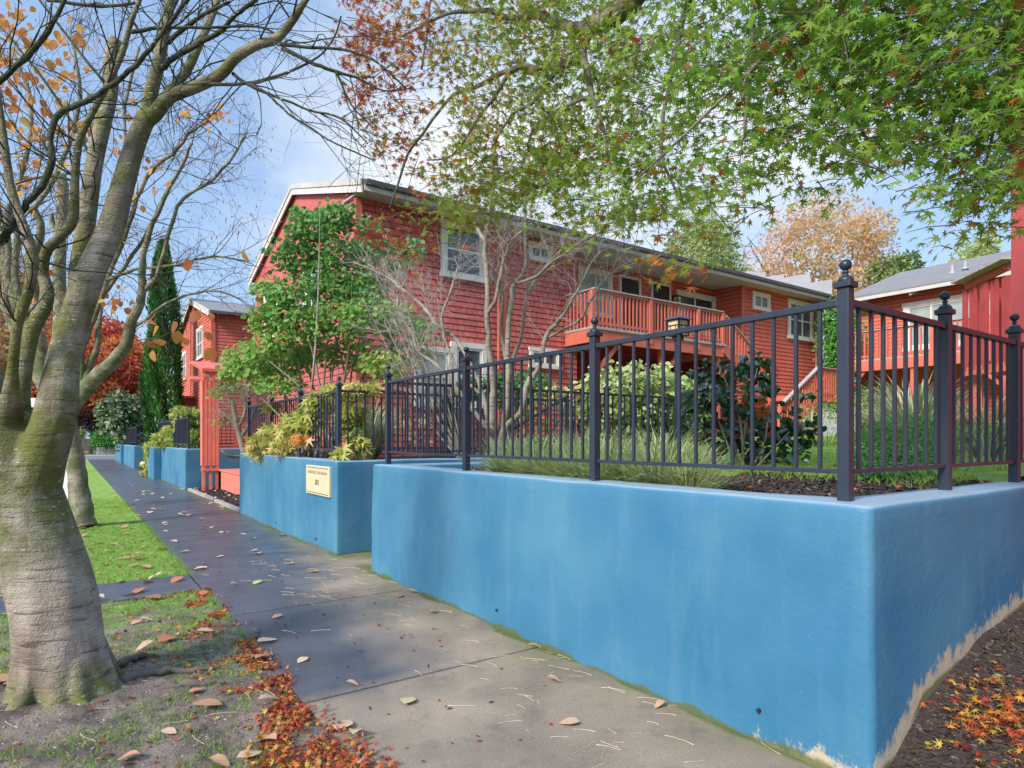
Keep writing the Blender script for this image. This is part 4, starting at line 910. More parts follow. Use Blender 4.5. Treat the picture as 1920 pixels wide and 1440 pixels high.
D = [(28, 800, 56, 4.05), (37, 740, 34, 4.05), (44, 690, 30, 4.05), (60, 620, 27, 4.05), (84, 575, 25, 4.05), (88, 540, 23, 4.05), (80, 510, 20, 4.05), (88, 470, 19, 4.02), (117, 440, 18, 4.0), (137, 410, 19, 4.0), (141, 333, 15, 3.98), (148, 267, 14, 3.96), (168, 222, 13, 3.95), (202, 158, 12, 3.93), (229, 100, 12, 3.92), (246, 40, 11, 3.9), (270, -20, 9, 3.9)]
Lb = [(-10, 830, 150, 4.05), (-38, 770, 120, 4.0), (-60, 700, 100, 3.95), (-90, 600, 70, 3.9), (-120, 480, 50, 3.8)]
for s_ in (A, A1, A2, A3, B, Cc, D, Lb): limb(mb, s_, 14, 4)
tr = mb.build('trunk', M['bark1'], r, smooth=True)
rm = tr.modifiers.new('join', 'REMESH'); rm.mode = 'VOXEL'; rm.voxel_size = .013; rm.use_smooth_shade = True
smd = tr.modifiers.new('soft', 'SMOOTH'); smd.factor = .5; smd.iterations = 3
mb = MB()
E = [(-30, 480, 26, 3.75), (0, 445, 24, 3.75), (22, 422, 16, 3.75), (43, 390, 12, 3.75), (77, 350, 12, 3.75), (97, 300, 12, 3.75), (94, 253, 11, 3.75), (113, 213, 11, 3.75), (160, 190, 10, 3.75), (207, 160, 9, 3.75), (253, 123, 9, 3.7), (293, 77, 8, 3.7), (350, 0, 7, 3.6), (390, -60, 5, 3.6)]
F_ = [(-30, 175, 10, 3.6), (0, 153, 10, 3.6), (40, 117, 9, 3.6), (80, 73, 9, 3.6), (117, 10, 7, 3.6), (140, -50, 5, 3.6)]
F2 = [(305, 127, 12, 4.18), (325, 108, 10, 4.1), (383, 77, 9, 4.0), (420, 52, 8, 3.95), (443, 27, 8, 3.9), (477, 0, 7, 3.85), (520, -40, 5, 3.8)]
F3 = [(315, 80, 9, 4.2), (350, 50, 8, 4.1), (385, 25, 7, 4.1), (430, 4, 5, 4.0)]
branches = [E, F_, F2, F3,
 [(517, 80, 9, 3.85), (567, 88, 6, 3.8), (640, 93, 5, 3.75), (700, 112, 4, 3.7), (760, 165, 3, 3.7)],
 [(530, 90, 8, 3.85), (590, 120, 7, 3.8), (632, 135, 6, 3.8), (677, 149, 4, 3.8), (719, 170, 3, 3.8), (770, 165, 2, 3.8)],
 [(630, 134, 5, 3.8), (649, 177, 4, 3.8), (663, 202, 3, 3.8), (700, 240, 2, 3.8)],
 [(322, 168, 8, 4.1), (345, 159, 7, 4.05), (400, 157, 7, 4.0), (477, 155, 6, 3.95), (580, 117, 4, 3.9), (622, 78, 3, 3.85), (640, 30, 3, 3.8)],
 [(437, 137, 7, 4.0), (467, 160, 6, 3.95), (533, 187, 5, 3.9), (583, 207, 4, 3.9), (640, 223, 4, 3.85), (690, 270, 2, 3.8)],
 [(467, 158, 6, 3.95), (500, 175, 5, 3.9), (540, 213, 4, 3.9), (583, 240, 4, 3.85), (617, 263, 3, 3.8), (665, 285, 3, 3.8), (700, 300, 2, 3.8)],
 [(246, 60, 8, 3.9), (300, 52, 6, 3.9), (380, 52, 5, 3.9), (480, 50, 4, 3.9), (520, 65, 3, 3.9)],
 [(90, 0, 6, 3.9), (190, 12, 6, 3.9), (260, 5, 5, 3.9)],
 [(200, 160, 6, 4.3), (120, 60, 5, 4.3), (60, -20, 4, 4.3)], [(176, 300, 6, 4.3), (90, 160, 5, 4.3), (10, 60, 4, 4.4), (-30, 20, 3, 4.4)],
 [(141, 340, 6, 4.0), (90, 330, 4, 4.0), (30, 345, 3, 4.0)]]
for s_ in branches:
    sp2, r2 = limb(mb, s_, 8, 4, .006)
    for k in range(max(3, len(sp2)//3)):
        i = rng.randint(1, len(sp2)-1); d = (sp2[i]-sp2[i-1]).normalized()
        grow(mb, sp2[i], d+Vector((rng.gauss(0,.7), rng.gauss(0,.5), rng.gauss(0,.7))), rng.uniform(.3, .75), min(.005, r2[i]*.5), 2, .55, 2, .0, 4, .2)
for s_ in (A1, A2, A3, B, Cc, D):
    for k in range(11):
        q = s_[rng.randint(2, len(s_)-1)]; p0 = P(q[0], q[1], q[3]); grow(mb, p0, Vector((rng.gauss(0,1), rng.gauss(0,1), rng.uniform(-.1, 1.2))), rng.uniform(.4, .9), .006, 2, .6, 3, 0, 4, .2)
mb.build('branches', M['bark_limb'], r, smooth=True)
# orange leaves still hanging
pos_ = []; 
def pxleaf(px0, px1, py0, py1, n, d0, d1):
    for _ in range(n): pos_.append(P(rng.uniform(px0, px1), rng.uniform(py0, py1), rng.uniform(d0, d1)))
for cx, cy, n, rx in ((20, 50, 16, 40), (10, 110, 14, 30), (90, 80, 8, 26), (60, 150, 14, 45), (140, 60, 8, 30), (30, 170, 10, 30), (110, 230, 10, 30), (55, 250, 12, 30), (150, 245, 5, 14), (120, 145, 5, 18), (30, 215, 8, 28), (95, 190, 7, 25)):
    for _ in range(int(n*1.7)): pos_.append(P(rng.gauss(cx, rx*.8), rng.gauss(cy, rx*.6), rng.uniform(4.6, 6.2)))
for a in ((298, 620), (312, 648), (335, 628), (345, 640), (290, 600), (275, 650), (285, 665), (232, 460), (228, 490), (270, 610), (325, 610), (348, 493), (455, 475), (402, 660), (395, 595), (372, 590), (392, 630)): pos_.append(P(a[0], a[1]-8, rng.uniform(3.4, 3.9)))
pos_ = np.array([tuple(p) for p in pos_]); n = len(pos_)
scatter('hanging_leaves', OVW, pos_, rnd(n, .5)+np.array([0,0,-1.]), rnd(n, 1.), nr.uniform(.045, .092, n), nr.normal(.40, .25, n), M['orange_leaf'], r)

# ---------------------------------------------------------------- second street tree (same kind, further on)
b2 = G(155, 985); r = thing('street_tree', 'second pale-barked street tree beyond the path with bare spreading twigs', 'tree', b2); d0 = 11.4
mb = MB()
def L2(s_, n=10, k=4, wob=.01): return limb(mb, [(a, b, w_, d0+dd) for a, b, w_, dd in s_], n, k, wob)
main = [L2([(156, 996, 62, 0), (154, 980, 46, 0), (151, 940, 36, 0), (146, 900, 33, 0), (138, 850, 32, 0), (127, 800, 34, 0), (112, 760, 42, 0)]),
 L2([(115, 770, 42, 0), (85, 715, 36, 0), (62, 665, 28, 0), (45, 600, 22, .2), (20, 530, 20, .4), (0, 450, 17, .6), (-10, 350, 12, .8)]),
 L2([(80, 710, 26, 0), (76, 640, 22, -.1), (70, 580, 20, -.2), (62, 500, 17, -.3), (78, 430, 14, -.4), (60, 390, 12, -.5)]),
 L2([(64, 660, 22, .1), (30, 620, 18, .2), (10, 560, 15, .3), (16, 480, 12, .4), (10, 400, 9, .5)]),
 L2([(55, 640, 16, .1), (35, 560, 13, .2), (28, 480, 11, .3), (40, 400, 8, .4)]),
 L2([(120, 785, 34, 0), (152, 738, 30, -.1), (190, 700, 26, -.2), (230, 657, 23, -.4), (243, 615, 20, -.5), (266, 550, 15, -.6), (268, 480, 12, -.8), (285, 420, 9, -.9), (330, 330, 7, -1.), (360, 270, 5, -1.2)]),
 L2([(158, 735, 15, -.1), (165, 690, 13, 0), (182, 650, 11, 0), (186, 590, 9, .1), (196, 550, 8, .2), (240, 490, 7, .2), (275, 440, 6, .2), (300, 380, 5, .2)]),
 L2([(152, 735, 12, -.1), (153, 660, 11, -.1), (175, 600, 10, -.1), (205, 510, 9, 0), (235, 440, 9, 0), (257, 370, 9, 0), (283, 320, 8, 0), (333, 277, 7, 0), (353, 250, 6, 0), (390, 227, 4, 0)]),
 L2([(266, 550, 10, -.6), (300, 500, 8, -.7), (333, 387, 6, -.8), (383, 347, 6, -.9), (427, 307, 5, -1.), (460, 253, 4, -1.)]),
 L2([(243, 620, 8, -.5), (270, 600, 6, -.5), (330, 560, 5, -.5), (400, 545, 4, -.5), (450, 560, 3, -.5)]),
 L2([(195, 530, 7, 0), (250, 505, 6, 0), (330, 497, 5, 0), (400, 480, 4, 0), (460, 490, 3, 0)]),
 L2([(150, 600, 9, .4), (170, 470, 8, .5), (230, 330, 7, .6), (235, 200, 6, .7), (260, 90, 5, .8)]),
 L2([(60, 400, 9, -.5), (120, 300, 8, -.4), (150, 180, 7, -.4), (130, 60, 5, -.4)]), L2([(0, 440, 10, .6), (40, 330, 8, .7), (60, 200, 7, .8), (20, 90, 5, .8)])]
mb.build('trunk', M['bark2'], r, smooth=True)
mb = MB(); tips = []
for sp2, r2 in main[1:]:
    for k in range(13):
        i = rng.randint(len(sp2)//3, len(sp2)-1); d = (sp2[i]-sp2[i-1]).normalized()
        grow(mb, sp2[i], d*.8+Vector((rng.gauss(.15,.6), rng.gauss(-.05,.6), rng.gauss(.1,.5))), rng.uniform(.5, 1.2), .0085, 2, .6, 3, .02, 4, .2, nsides=4, tips=tips)
mb.build('twigs', M['twig'], r)
tp = [t_ for t_ in tips if rng.random() < .9]; pos_ = np.array([tuple(t_[0]) for t_ in tp]); n = len(pos_)
scatter('catkins', NARROW, pos_, rnd(n, .15)+np.array([0,0,-1.]), rnd(n), nr.uniform(.04, .07, n), nr.normal(.1, .1, n), M['redtree'], r)
pl_ = []
for cx, cy, sx, sy, n in ((205, 560, 50, 30, 26), (405, 215, 20, 18, 20), (270, 330, 40, 35, 14), (345, 210, 14, 10, 6), (110, 560, 50, 60, 22), (230, 250, 50, 60, 16), (40, 330, 50, 60, 40), (90, 330, 40, 50, 25), (20, 40, 60, 60, 30), (110, 130, 60, 80, 26)):
    for _ in range(n): pl_.append(P(rng.gauss(cx, sx*.6), rng.gauss(cy, sy*.6), rng.uniform(9.5, 12)))
pos_ = np.array([tuple(p) for p in pl_]); n = len(pos_)
scatter('leaves', OVW, pos_, rnd(n, .5)+np.array([0,0,-.8]), rnd(n), nr.uniform(.08, .15, n), nr.normal(.50, .28, n), M['orange_leaf'], r)

# ---------------------------------------------------------------- overhanging maple (trunk stands on the slope, out of frame to the right)
mt = Vector((5.1, .25, .35)); r = thing('maple_tree', 'Japanese maple overhanging from the upper right, green with red tips', 'tree', mt)
mb = MB(); top = Vector((5.0, .55, 5.0))
mb.tube(spline([mt-Vector((0,0,.3)), mt+Vector((.05,.05,.9)), (5.0, .4, 3.0), top], 4), lerp_list([.17, .13, .12, .11], 4), 14)
maple_l = [
 [(1212, -30, 44, 4.0), (1162, 21, 38, 4.2), (1098, 58, 32, 4.4), (1056, 50, 18, 4.6), (1010, 30, 15, 4.8), (960, 34, 12, 5.0), (900, 20, 9, 5.2), (830, 30, 6, 5.4), (750, 70, 4, 5.5)],
 [(1098, 58, 22, 4.4), (1091, 99, 20, 4.4), (1060, 120, 16, 4.5), (1000, 125, 12, 4.7), (960, 130, 10, 4.8), (900, 160, 8, 5.0), (850, 180, 6, 5.1), (800, 240, 5, 5.3), (765, 290, 5, 5.5), (745, 350, 4, 5.6), (730, 390, 3, 5.7)],
 [(1091, 99, 18, 4.4), (1100, 130, 15, 4.3), (1110, 180, 10, 4.2), (1125, 220, 7, 4.1), (1140, 290, 4, 4.0)],
 [(1060, 110, 12, 4.5), (1000, 190, 8, 4.6), (960, 215, 6, 4.7), (920, 280, 4, 4.8)],
 [(960, 130, 9, 4.8), (920, 190, 7, 4.9), (905, 210, 6, 4.9), (850, 290, 4, 5.0), (800, 300, 3, 5.1)],
 [(1110, 180, 8, 4.2), (1060, 200, 7, 4.3), (1000, 240, 6, 4.5), (990, 300, 4, 4.6)],
 [(830, 30, 6, 5.4), (808, 0, 5, 5.4), (800, 70, 4, 5.4), (790, 130, 4, 5.5)],
 [(1420, -40, 10, 3.2), (1405, 120, 7, 3.2), (1395, 260, 5, 3.2)], [(1560, -60, 16, 3.0), (1700, 60, 10, 3.0), (1790, 180, 7, 3.2), (1760, 330, 4, 3.3)],
 [(1440, -40, 14, 3.3), (1520, 90, 9, 3.3), (1600, 220, 6, 3.4), (1640, 280, 4, 3.4)], [(1300, -30, 14, 3.8), (1260, 130, 9, 3.8), (1240, 280, 6, 3.8), (1280, 380, 4, 3.9)],
 [(1650, -80, 14, 2.9), (1480, 60, 9, 3.1), (1340, 200, 6, 3.3), (1200, 330, 4, 3.6)], [(1900, -60, 12, 2.8), (1880, 120, 8, 2.9), (1850, 300, 5, 3.0), (1800, 400, 3, 3.2)]]
lm = []
for s_ in maple_l:
    s2 = limb(mb, s_, 9, 4, .008); lm.append(s2)
for s_ in (maple_l[0], maple_l[7], maple_l[8], maple_l[9], maple_l[10], maple_l[11], maple_l[12]):   # join the limbs to the trunk head
    a = P(s_[0][0], s_[0][1], s_[0][3]); rr_ = s_[0][2]/2/FPX*s_[0][3]; mid = a.lerp(top, .45)+Vector((0,0,.7)); mb.tube(spline([top, mid, a], 5), lerp_list([max(.04, rr_*1.5), rr_*1.2, rr_], 5), 10)
mb.build('trunk', M['bark_maple'], r, smooth=True)
low = [(640, 120), (670, 230), (700, 310), (760, 380), (830, 430), (900, 430), (1000, 380), (1060, 430), (1180, 430), (1250, 420), (1330, 410), (1380, 400), (1440, 345), (1480, 340), (1500, 255), (1560, 270), (1600, 330), (1660, 300), (1700, 250), (1760, 330), (1800, 400), (1850, 420), (1920, 380), (2300, 420)]
def lowy(x): return float(np.interp(x, [a for a, b in low], [b for a, b in low]))
cl = []   # cluster: px, py, depth, n, tint, spread
def depth_at(x): return float(np.interp(x, [620, 900, 1150, 1350, 1600, 1920], [5.6, 5.0, 4.4, 3.6, 3.1, 2.9]))
def tint_at(x, y):
    t_ = np.interp(x, [640, 740, 850, 950, 1100, 1300, 1920], [.86, .80, .62, .54, .44, .30, .28]); return float(t_)
for _ in range(2700):
    x = rng.uniform(660, 2080); y = rng.uniform(-200, lowy(x)-12)
    if x < 850 and rng.random() < (.78 if y > 120 else .62): continue
    if 850 <= x < 1200 and rng.random() < .06: continue
    if x >= 1200 and rng.random() < (.50 if y > 150 else .40): continue
    cl.append((x, y, depth_at(x)*rng.uniform(.88, 1.15), 17 if x > 1150 else 15, tint_at(x, y)+rng.gauss(0, .07)))
for _ in range(90):
    x = rng.uniform(840, 1280); y = rng.uniform(230, lowy(x)+12); cl.append((x, y, depth_at(x)*rng.uniform(.9, 1.05), 15, .50+rng.gauss(0, .06)))
for _ in range(20):
    x = rng.uniform(1200, 1920); y = rng.uniform(-60, min(lowy(x)-60, 260)); cl.append((x, y, depth_at(x)*rng.uniform(1.05, 1.45), 18, .33+rng.gauss(0, .07)))
for x, y, n, t_ in ((700, 60, 30, .92), (680, 100, 20, .93), (690, 70, 16, .92), (760, 60, 30, .85), (740, 120, 20, .9), (735, 175, 14, .93), (780, 190, 12, .88), (800, 40, 26, .8), (700, 230, 12, .72), (720, 255, 10, .70), (760, 220, 12, .85), (745, 300, 8, .9), (770, 340, 12, .85), (800, 330, 14, .6), (690, 215, 10, .75),
    (720, 420, 24, .9), (700, 440, 20, .95), (740, 400, 12, .7), (790, 400, 18, .6), (830, 430, 18, .55), (850, 400, 16, .5), (800, 460, 16, .75), (770, 470, 14, .82), (760, 440, 14, .9), (870, 360, 16, .55), (840, 350, 14, .55), (780, 490, 10, .8), (905, 455, 5, .82), (820, 385, 16, .55), (860, 330, 14, .5),
    (1250, 495, 16, .72), (1235, 480, 9, .74), (1275, 500, 12, .55), (1295, 490, 10, .5), (1290, 515, 9, .84), (1200, 470, 6, .5), (1250, 445, 10, .8), (1330, 420, 12, .72), (1340, 400, 14, .5),
    (1000, 420, 6, .55), (1060, 470, 8, .5), (1090, 455, 6, .45), (1120, 430, 8, .5), (1140, 440, 8, .45), (1240, 60, 18, .45), (1210, 85, 8, .86), (1225, 110, 8, .5),
    (1530, 380, 8, .3), (1545, 360, 8, .3), (1560, 340, 8, .3), (1500, 350, 6, .3), (1590, 325, 6, .3), (1640, 320, 6, .3), (1670, 335, 4, .35), (1655, 300, 5, .3), (1550, 395, 4, .3), (1700, 360, 4, .3), (1705, 385, 3, .3), (1725, 400, 3, .3), (1745, 395, 4, .35), (1740, 430, 3, .35), (1790, 400, 10, .5), (1810, 420, 7, .55), (1830, 390, 8, .7), (1780, 440, 4, .55), (1765, 465, 4, .7), (1815, 400, 6, .78), (1880, 330, 8, .4), (1900, 350, 6, .4), (1865, 420, 5, .6), (1780, 350, 10, .3), (1820, 340, 10, .3), (1850, 380, 12, .35), (1880, 400, 12, .35), (1840, 440, 9, .55), (1900, 430, 8, .3), (1720, 300, 10, .3), (1740, 330, 8, .3), (1690, 280, 10, .3), (1600, 300, 10, .3), (1570, 310, 8, .3), (1480, 330, 10, .3), (1460, 370, 8, .35), (1860, 350, 14, .3), (1800, 300, 14, .3), (1900, 300, 14, .3), (1420, 400, 8, .4), (1350, 440, 8, .6), (1380, 430, 8, .5)):
    d = depth_at(x)*(1.0 if x > 1300 else .82 if y > 380 else .95); cl.append((x, y, d, n, t_))
pos_ = []; ti = []; sz = []; tipd = []; twg = MB()
for x, y, d, n, t_ in cl:
    c = P(x, y, d); ax = Vector((rng.gauss(-.4, .7), rng.gauss(.2, .7), rng.gauss(-.18, .15))).normalized(); L_ = rng.uniform(.20, .42)*(1. if n >= 12 else .55)
    sdv = ax.cross(Vector((0,0,1))).normalized()
    a = c-ax*L_*.55; b = c+ax*L_*.5
    twg.tube([a, c+Vector((0,0,.012)), b], [.0032, .0024, .0012], 4, cap=False)
    for k in range(n):
        s_ = rng.uniform(-.5, .55); q = c+ax*L_*s_+sdv*rng.gauss(0, .075 if n >= 12 else .05)+Vector((0,0,rng.gauss(-.01,.032)))
        pos_.append(tuple(q)); tt = t_+rng.gauss(0, .055)
        if x > 850 and rng.random() < .06: tt = rng.uniform(.68, .86)
        ti.append(tt); sz.append(rng.uniform(.028, .058)); tipd.append(tuple(ax*.5+sdv*rng.gauss(0, .8)+Vector((0,0,-.42+rng.gauss(0,.3)))))
pos_ = np.array(pos_); n = len(pos_)
scatter('leaves', STAR, pos_, np.array(tipd), rnd(n, .55)+np.array([0,0,1.]), sz, np.array(ti), M['maple_leaf'], r)
twg.build('twigs', M['darkbark'], r)

# ---------------------------------------------------------------- bare multi-stem tree behind the fence
d0 = 7.6; b3 = P(930, 850, d0); r = thing('bare_tree', 'grey multi-stemmed tree with pale bare twigs behind the second fence bay', 'tree', (b3.x, b3.y, 1.25))
mb = MB(); ls = []
def L3(s_, dd=0): s2 = limb(mb, [(a, b, w_, d0+dd+o_) for a, b, w_, o_ in s_], 8, 4, .008); ls.append(s2); return s2
L3([(930, 880, 24, 0), (927, 840, 22, 0), (922, 780, 15, 0), (924, 717, 12, 0), (916, 640, 11, 0), (914, 580, 10, 0), (911, 480, 9, 0), (910, 450, 8, 0), (916, 410, 8, 0), (922, 380, 8, 0), (924, 342, 7, 0), (927, 280, 5, 0), (935, 200, 3, 0)])
L3([(914, 590, 8, 0), (930, 555, 7, -.1), (942, 500, 6, -.1), (960, 450, 5, -.2), (985, 430, 4, -.2)])
L3([(911, 455, 7, 0), (895, 430, 5, .2), (880, 405, 4, .3), (860, 380, 3, .4)])
L3([(935, 860, 20, .1), (937, 822, 14, .1), (948, 774, 12, .1), (952, 717, 11, .1), (951, 640, 10, .1), (957, 580, 9, .1), (963, 540, 9, .1), (966, 530, 8, .1), (985, 500, 6, .2), (984, 405, 5, .2), (990, 340, 4, .2), (995, 260, 3, .2)])
L3([(966, 532, 6, .1), (950, 505, 5, 0), (940, 455, 4, 0), (932, 420, 3, 0)])
L3([(966, 532, 7, .1), (1002, 520, 6, -.1), (1030, 495, 5, -.2), (1052, 480, 5, -.3), (1110, 442, 4, -.5), (1150, 430, 3, -.6)])
L3([(932, 850, 16, -.1), (950, 800, 12, -.2), (975, 774, 11, -.3), (990, 717, 10, -.3), (1005, 699, 9, -.3), (1016, 670, 8, -.3), (1024, 631, 9, -.3), (1057, 590, 7, -.4), (1073, 560, 6, -.4), (1087, 537, 5, -.4), (1110, 492, 4, -.5), (1130, 470, 3, -.5)])
L3([(1024, 635, 6, -.3), (1060, 615, 5, -.4), (1087, 600, 5, -.5), (1110, 560, 4, -.6), (1150, 510, 3, -.7), (1210, 490, 2, -.8)])
L3([(920, 830, 12, .1), (905, 740, 9, .2), (890, 700, 8, .3), (855, 635, 7, .4), (823, 613, 6, .4), (791, 571, 6, .5), (753, 543, 5, .5), (727, 520, 4, .6), (664, 492, 3, .6)])
L3([(925, 820, 10, -.1), (850, 720, 7, -.2), (817, 683, 6, -.2), (785, 661, 6, -.2), (772, 623, 5, -.2), (750, 594, 4, -.2), (745, 560, 3, -.2)])
L3([(905, 740, 7, .2), (860, 700, 5, .3), (828, 610, 5, .3), (840, 560, 4, .3), (860, 500, 3, .3)])
L3([(945, 720, 8, .2), (975, 640, 7, .3), (985, 570, 6, .3), (1000, 530, 5, .4), (1050, 470, 4, .5)])
L3([(951, 690, 7, .1), (938, 620, 6, .2), (942, 560, 6, .2), (935, 540, 4, .2), (915, 505, 3, .3)])
mb.build('trunk', M['bark_grey'], r, smooth=True)
mb = MB()
for j, (sp2, r2) in enumerate(ls):
    for k in range(17):
        i = rng.randint(int(len(sp2)*.5), len(sp2)-1)
        if sp2[i].z < 2.6: continue
        d = (sp2[i]-sp2[i-1]).normalized(); grow(mb, sp2[i], d*.6+Vector((rng.gauss(0,.6), rng.gauss(0,.6), rng.gauss(.35,.5))), rng.uniform(.3, .65), .0045, 2, .7, 3, 0, 4, .26, nsides=4)
mb.build('twigs', M['lichen_twig'], r)
# ---------------------------------------------------------------- dense pale lichened shrub twigs behind (white-grey)
c = P(760, 620, 9.6); r = thing('bare_shrub', 'pale lichen-covered twiggy shrub leaning out beside the green climber', 'shrub', (c.x+.9, c.y-.3, 1.2))
mb = MB(); base = Vector((c.x+.9, c.y-.3, 1.15)); tw = MB()
for tx, ty in ((700, 500), (730, 545), (760, 560), (790, 520), (680, 560), (720, 600), (800, 600), (770, 640), (820, 560), (740, 500)):
    e = P(tx, ty, 9.3+rng.random()); m1 = base.lerp(e, .45)+Vector((0,0,-.25)); s2 = spline([base, m1, e], 6); mb.tube(s2, lerp_list([.018, .012, .005], 6), 6)
    for k in range(11):
        i = rng.randint(6, len(s2)-1); d = (s2[i]-s2[i-1]).normalized(); grow(tw, s2[i], d*.9+Vector((rng.gauss(-.1,.4), rng.gauss(0,.4), rng.gauss(.1,.4))), rng.uniform(.35, .7), .0045, 2, .5, 3, 0, 4, .22, nsides=4)
mb.build('stems', M['bark_grey'], r, smooth=True); tw.build('twigs', M['lichen_twig'], r)

# ---------------------------------------------------------------- green climbing shrub in front of the gable
d0 = 11.2; b4 = P(610, 860, d0); r = thing('leafy_shrub', 'tall bright green leafy climber covering the gable of the red house', 'shrub', (b4.x, b4.y, 1.2))
mb = MB(); tops = []
for tx, ty in ((560, 420), (600, 400), (640, 440), (540, 520), (520, 600), (470, 650), (450, 680), (600, 560), (660, 520), (700, 560), (720, 640), (680, 640), (560, 640), (620, 680), (500, 700), (640, 600)):
    e = P(tx, ty, d0+rng.uniform(-.8, .8)); base = P(610+rng.gauss(0, 30), 860, d0+rng.gauss(0,.2)); m1 = base.lerp(e, .5)+Vector((rng.gauss(0,.15), rng.gauss(0,.15), .1))
    mb.tube(spline([base, m1, e], 6), lerp_list([.026, .018, .006], 6), 6); tops.append(e)
mb.build('stems', M['bark_grey'], r, smooth=True)
def blobs(name, mat, parent, specs, size, tmpl, up=.4, hang=-.4, flat=.75):
    pp, tt, ss, dd = [], [], [], []
    for px, py, rx, ry, d, n, t_ in specs:
        c_ = P(px, py, d); rw_, rh = rx/FPX*d, ry/FPX*d
        for _ in range(n):
            v = Vector((rng.gauss(0,1), rng.gauss(0,1), rng.gauss(0,1))).normalized()*(rng.uniform(.45, 1.08) if rng.random() < .8 else rng.uniform(1., 1.4))
            q = c_+RT*v.x*rw_+FW*v.y*(rw_*flat)+Vector((0,0,v.z*rh)); pp.append(tuple(q)); tt.append(t_+rng.gauss(0, .13)+v.z*.0)
            ss.append(size*rng.uniform(.55, 1.3)); dd.append(tuple(Vector((v.x*RT.x+v.y*FW.x, v.x*RT.y+v.y*FW.y, hang))+Vector((rng.gauss(0,.6), rng.gauss(0,.6), rng.gauss(0,.35)))))
    n = len(pp); return scatter(name, tmpl, np.array(pp), np.array(dd), rnd(n, .7)+np.array([-.25,-.25,up]), ss, np.array(tt), mat, parent)
sp_ = []
for px, py, rx, ry, n, t_ in ((585, 425, 40, 30, 200, .3), (630, 410, 34, 26, 150, .3), (560, 480, 48, 36, 260, .3), (640, 480, 44, 36, 230, .35), (690, 440, 30, 30, 100, .3), (610, 540, 55, 40, 300, .35), (530, 560, 36, 34, 170, .4), (500, 600, 30, 26, 110, .55), (680, 540, 44, 34, 180, .35), (560, 610, 46, 36, 220, .5), (500, 650, 40, 26, 150, .6), (470, 690, 42, 24, 150, .6), (450, 665, 26, 16, 60, .65), (540, 680, 40, 28, 170, .6), (640, 600, 50, 30, 220, .5), (700, 590, 50, 30, 190, .45), (740, 600, 44, 28, 120, .45), (760, 660, 44, 30, 120, .45), (660, 660, 46, 30, 130, .6), (720, 680, 40, 26, 90, .7), (590, 660, 40, 24, 110, .6), (430, 700, 20, 16, 40, .6), (520, 720, 40, 20, 80, .55), (790, 620, 26, 26, 50, .4), (490, 540, 16, 16, 30, .6), (560, 400, 12, 16, 20, .35), (740, 700, 24, 24, 30, .7), (770, 470, 26, 26, 60, .35), (720, 500, 40, 30, 120, .32)):
    sp_.append((px, py, rx, ry, d0+rng.uniform(-.5, .5), int(n*2.9), t_+.12))
blobs('leaves', M['vine'], r, sp_, .088, OVW)

# ---------------------------------------------------------------- other garden plants
def plant(name, label, cat, c, z=1.2): return thing(name, label, cat, (c.x, c.y, z))
# camellia
d0 = 6.3; c = P(1390, 880, d0); r = plant('camellia_shrub', 'dark glossy evergreen shrub standing just behind the near fence', 'shrub', c, 1.28)
mb = MB()
for tx, ty in ((1390, 700), (1420, 690), (1330, 740), (1440, 780), (1480, 810), (1310, 800), (1370, 820), (1500, 850), (1350, 690)):
    e = P(tx, ty, d0+rng.uniform(-.35, .35)); base = P(1392, 905, d0); mb.tube(spline([base, base.lerp(e, .5)+Vector((rng.gauss(0,.05), rng.gauss(0,.05), .02)), e], 4), lerp_list([.016, .011, .004], 4), 6)
mb.build('stems', M['bark_grey'], r, smooth=True)
blobs('leaves', M['glossy'], r, [(x, y, rx*1.08, ry*1.15, d0+rng.uniform(-.3, .3), int(n*2.6), t_) for x, y, rx, ry, n, t_ in ((1405, 690, 34, 22, 34, .55), (1340, 700, 30, 20, 26, .5), (1330, 745, 36, 28, 40, .4), (1390, 750, 36, 28, 36, .4), (1430, 720, 18, 20, 14, .5), (1460, 790, 34, 26, 36, .45), (1500, 810, 30, 22, 28, .5), (1320, 800, 34, 24, 34, .4), (1390, 810, 36, 24, 34, .35), (1440, 830, 36, 22, 34, .4), (1510, 740, 14, 8, 6, .6), (1350, 845, 24, 14, 10, .4), (1420, 860, 26, 16, 12, .35), (1275, 805, 16, 12, 8, .4), (1490, 850, 24, 12, 10, .45))], .10, OV, hang=-.5)
# pale green rhododendron
d0 = 11.5; c = P(1195, 830, d0); r = plant('rhododendron', 'big rounded pale green shrub between the stair fence and the lamp post', 'shrub', c, 1.35)
mb = MB()
for k in range(9): e = P(1195+rng.uniform(-80, 80), 750, d0); mb.tube([P(1195, 845, d0), P(1195, 800, d0).lerp(e, .5), e], [.03, .02, .006], 6)
mb.build('stems', M['darkbark'], r)
blobs('leaves', M['variegated'], r, [(x, y, rx*1.1, ry*1.1, d0+rng.uniform(-.4, .5), int(n*1.7), t_) for x, y, rx, ry, n, t_ in ((1150, 725, 48, 34, 330, .6), (1210, 715, 46, 30, 330, .65), (1250, 735, 40, 32, 240, .6), (1120, 760, 34, 34, 200, .55), (1185, 765, 50, 36, 340, .5), (1245, 785, 44, 34, 280, .45), (1290, 740, 34, 34, 200, .5), (1290, 780, 30, 26, 150, .4), (1140, 800, 40, 28, 150, .3), (1215, 815, 44, 22, 140, .3))], .125, OV)
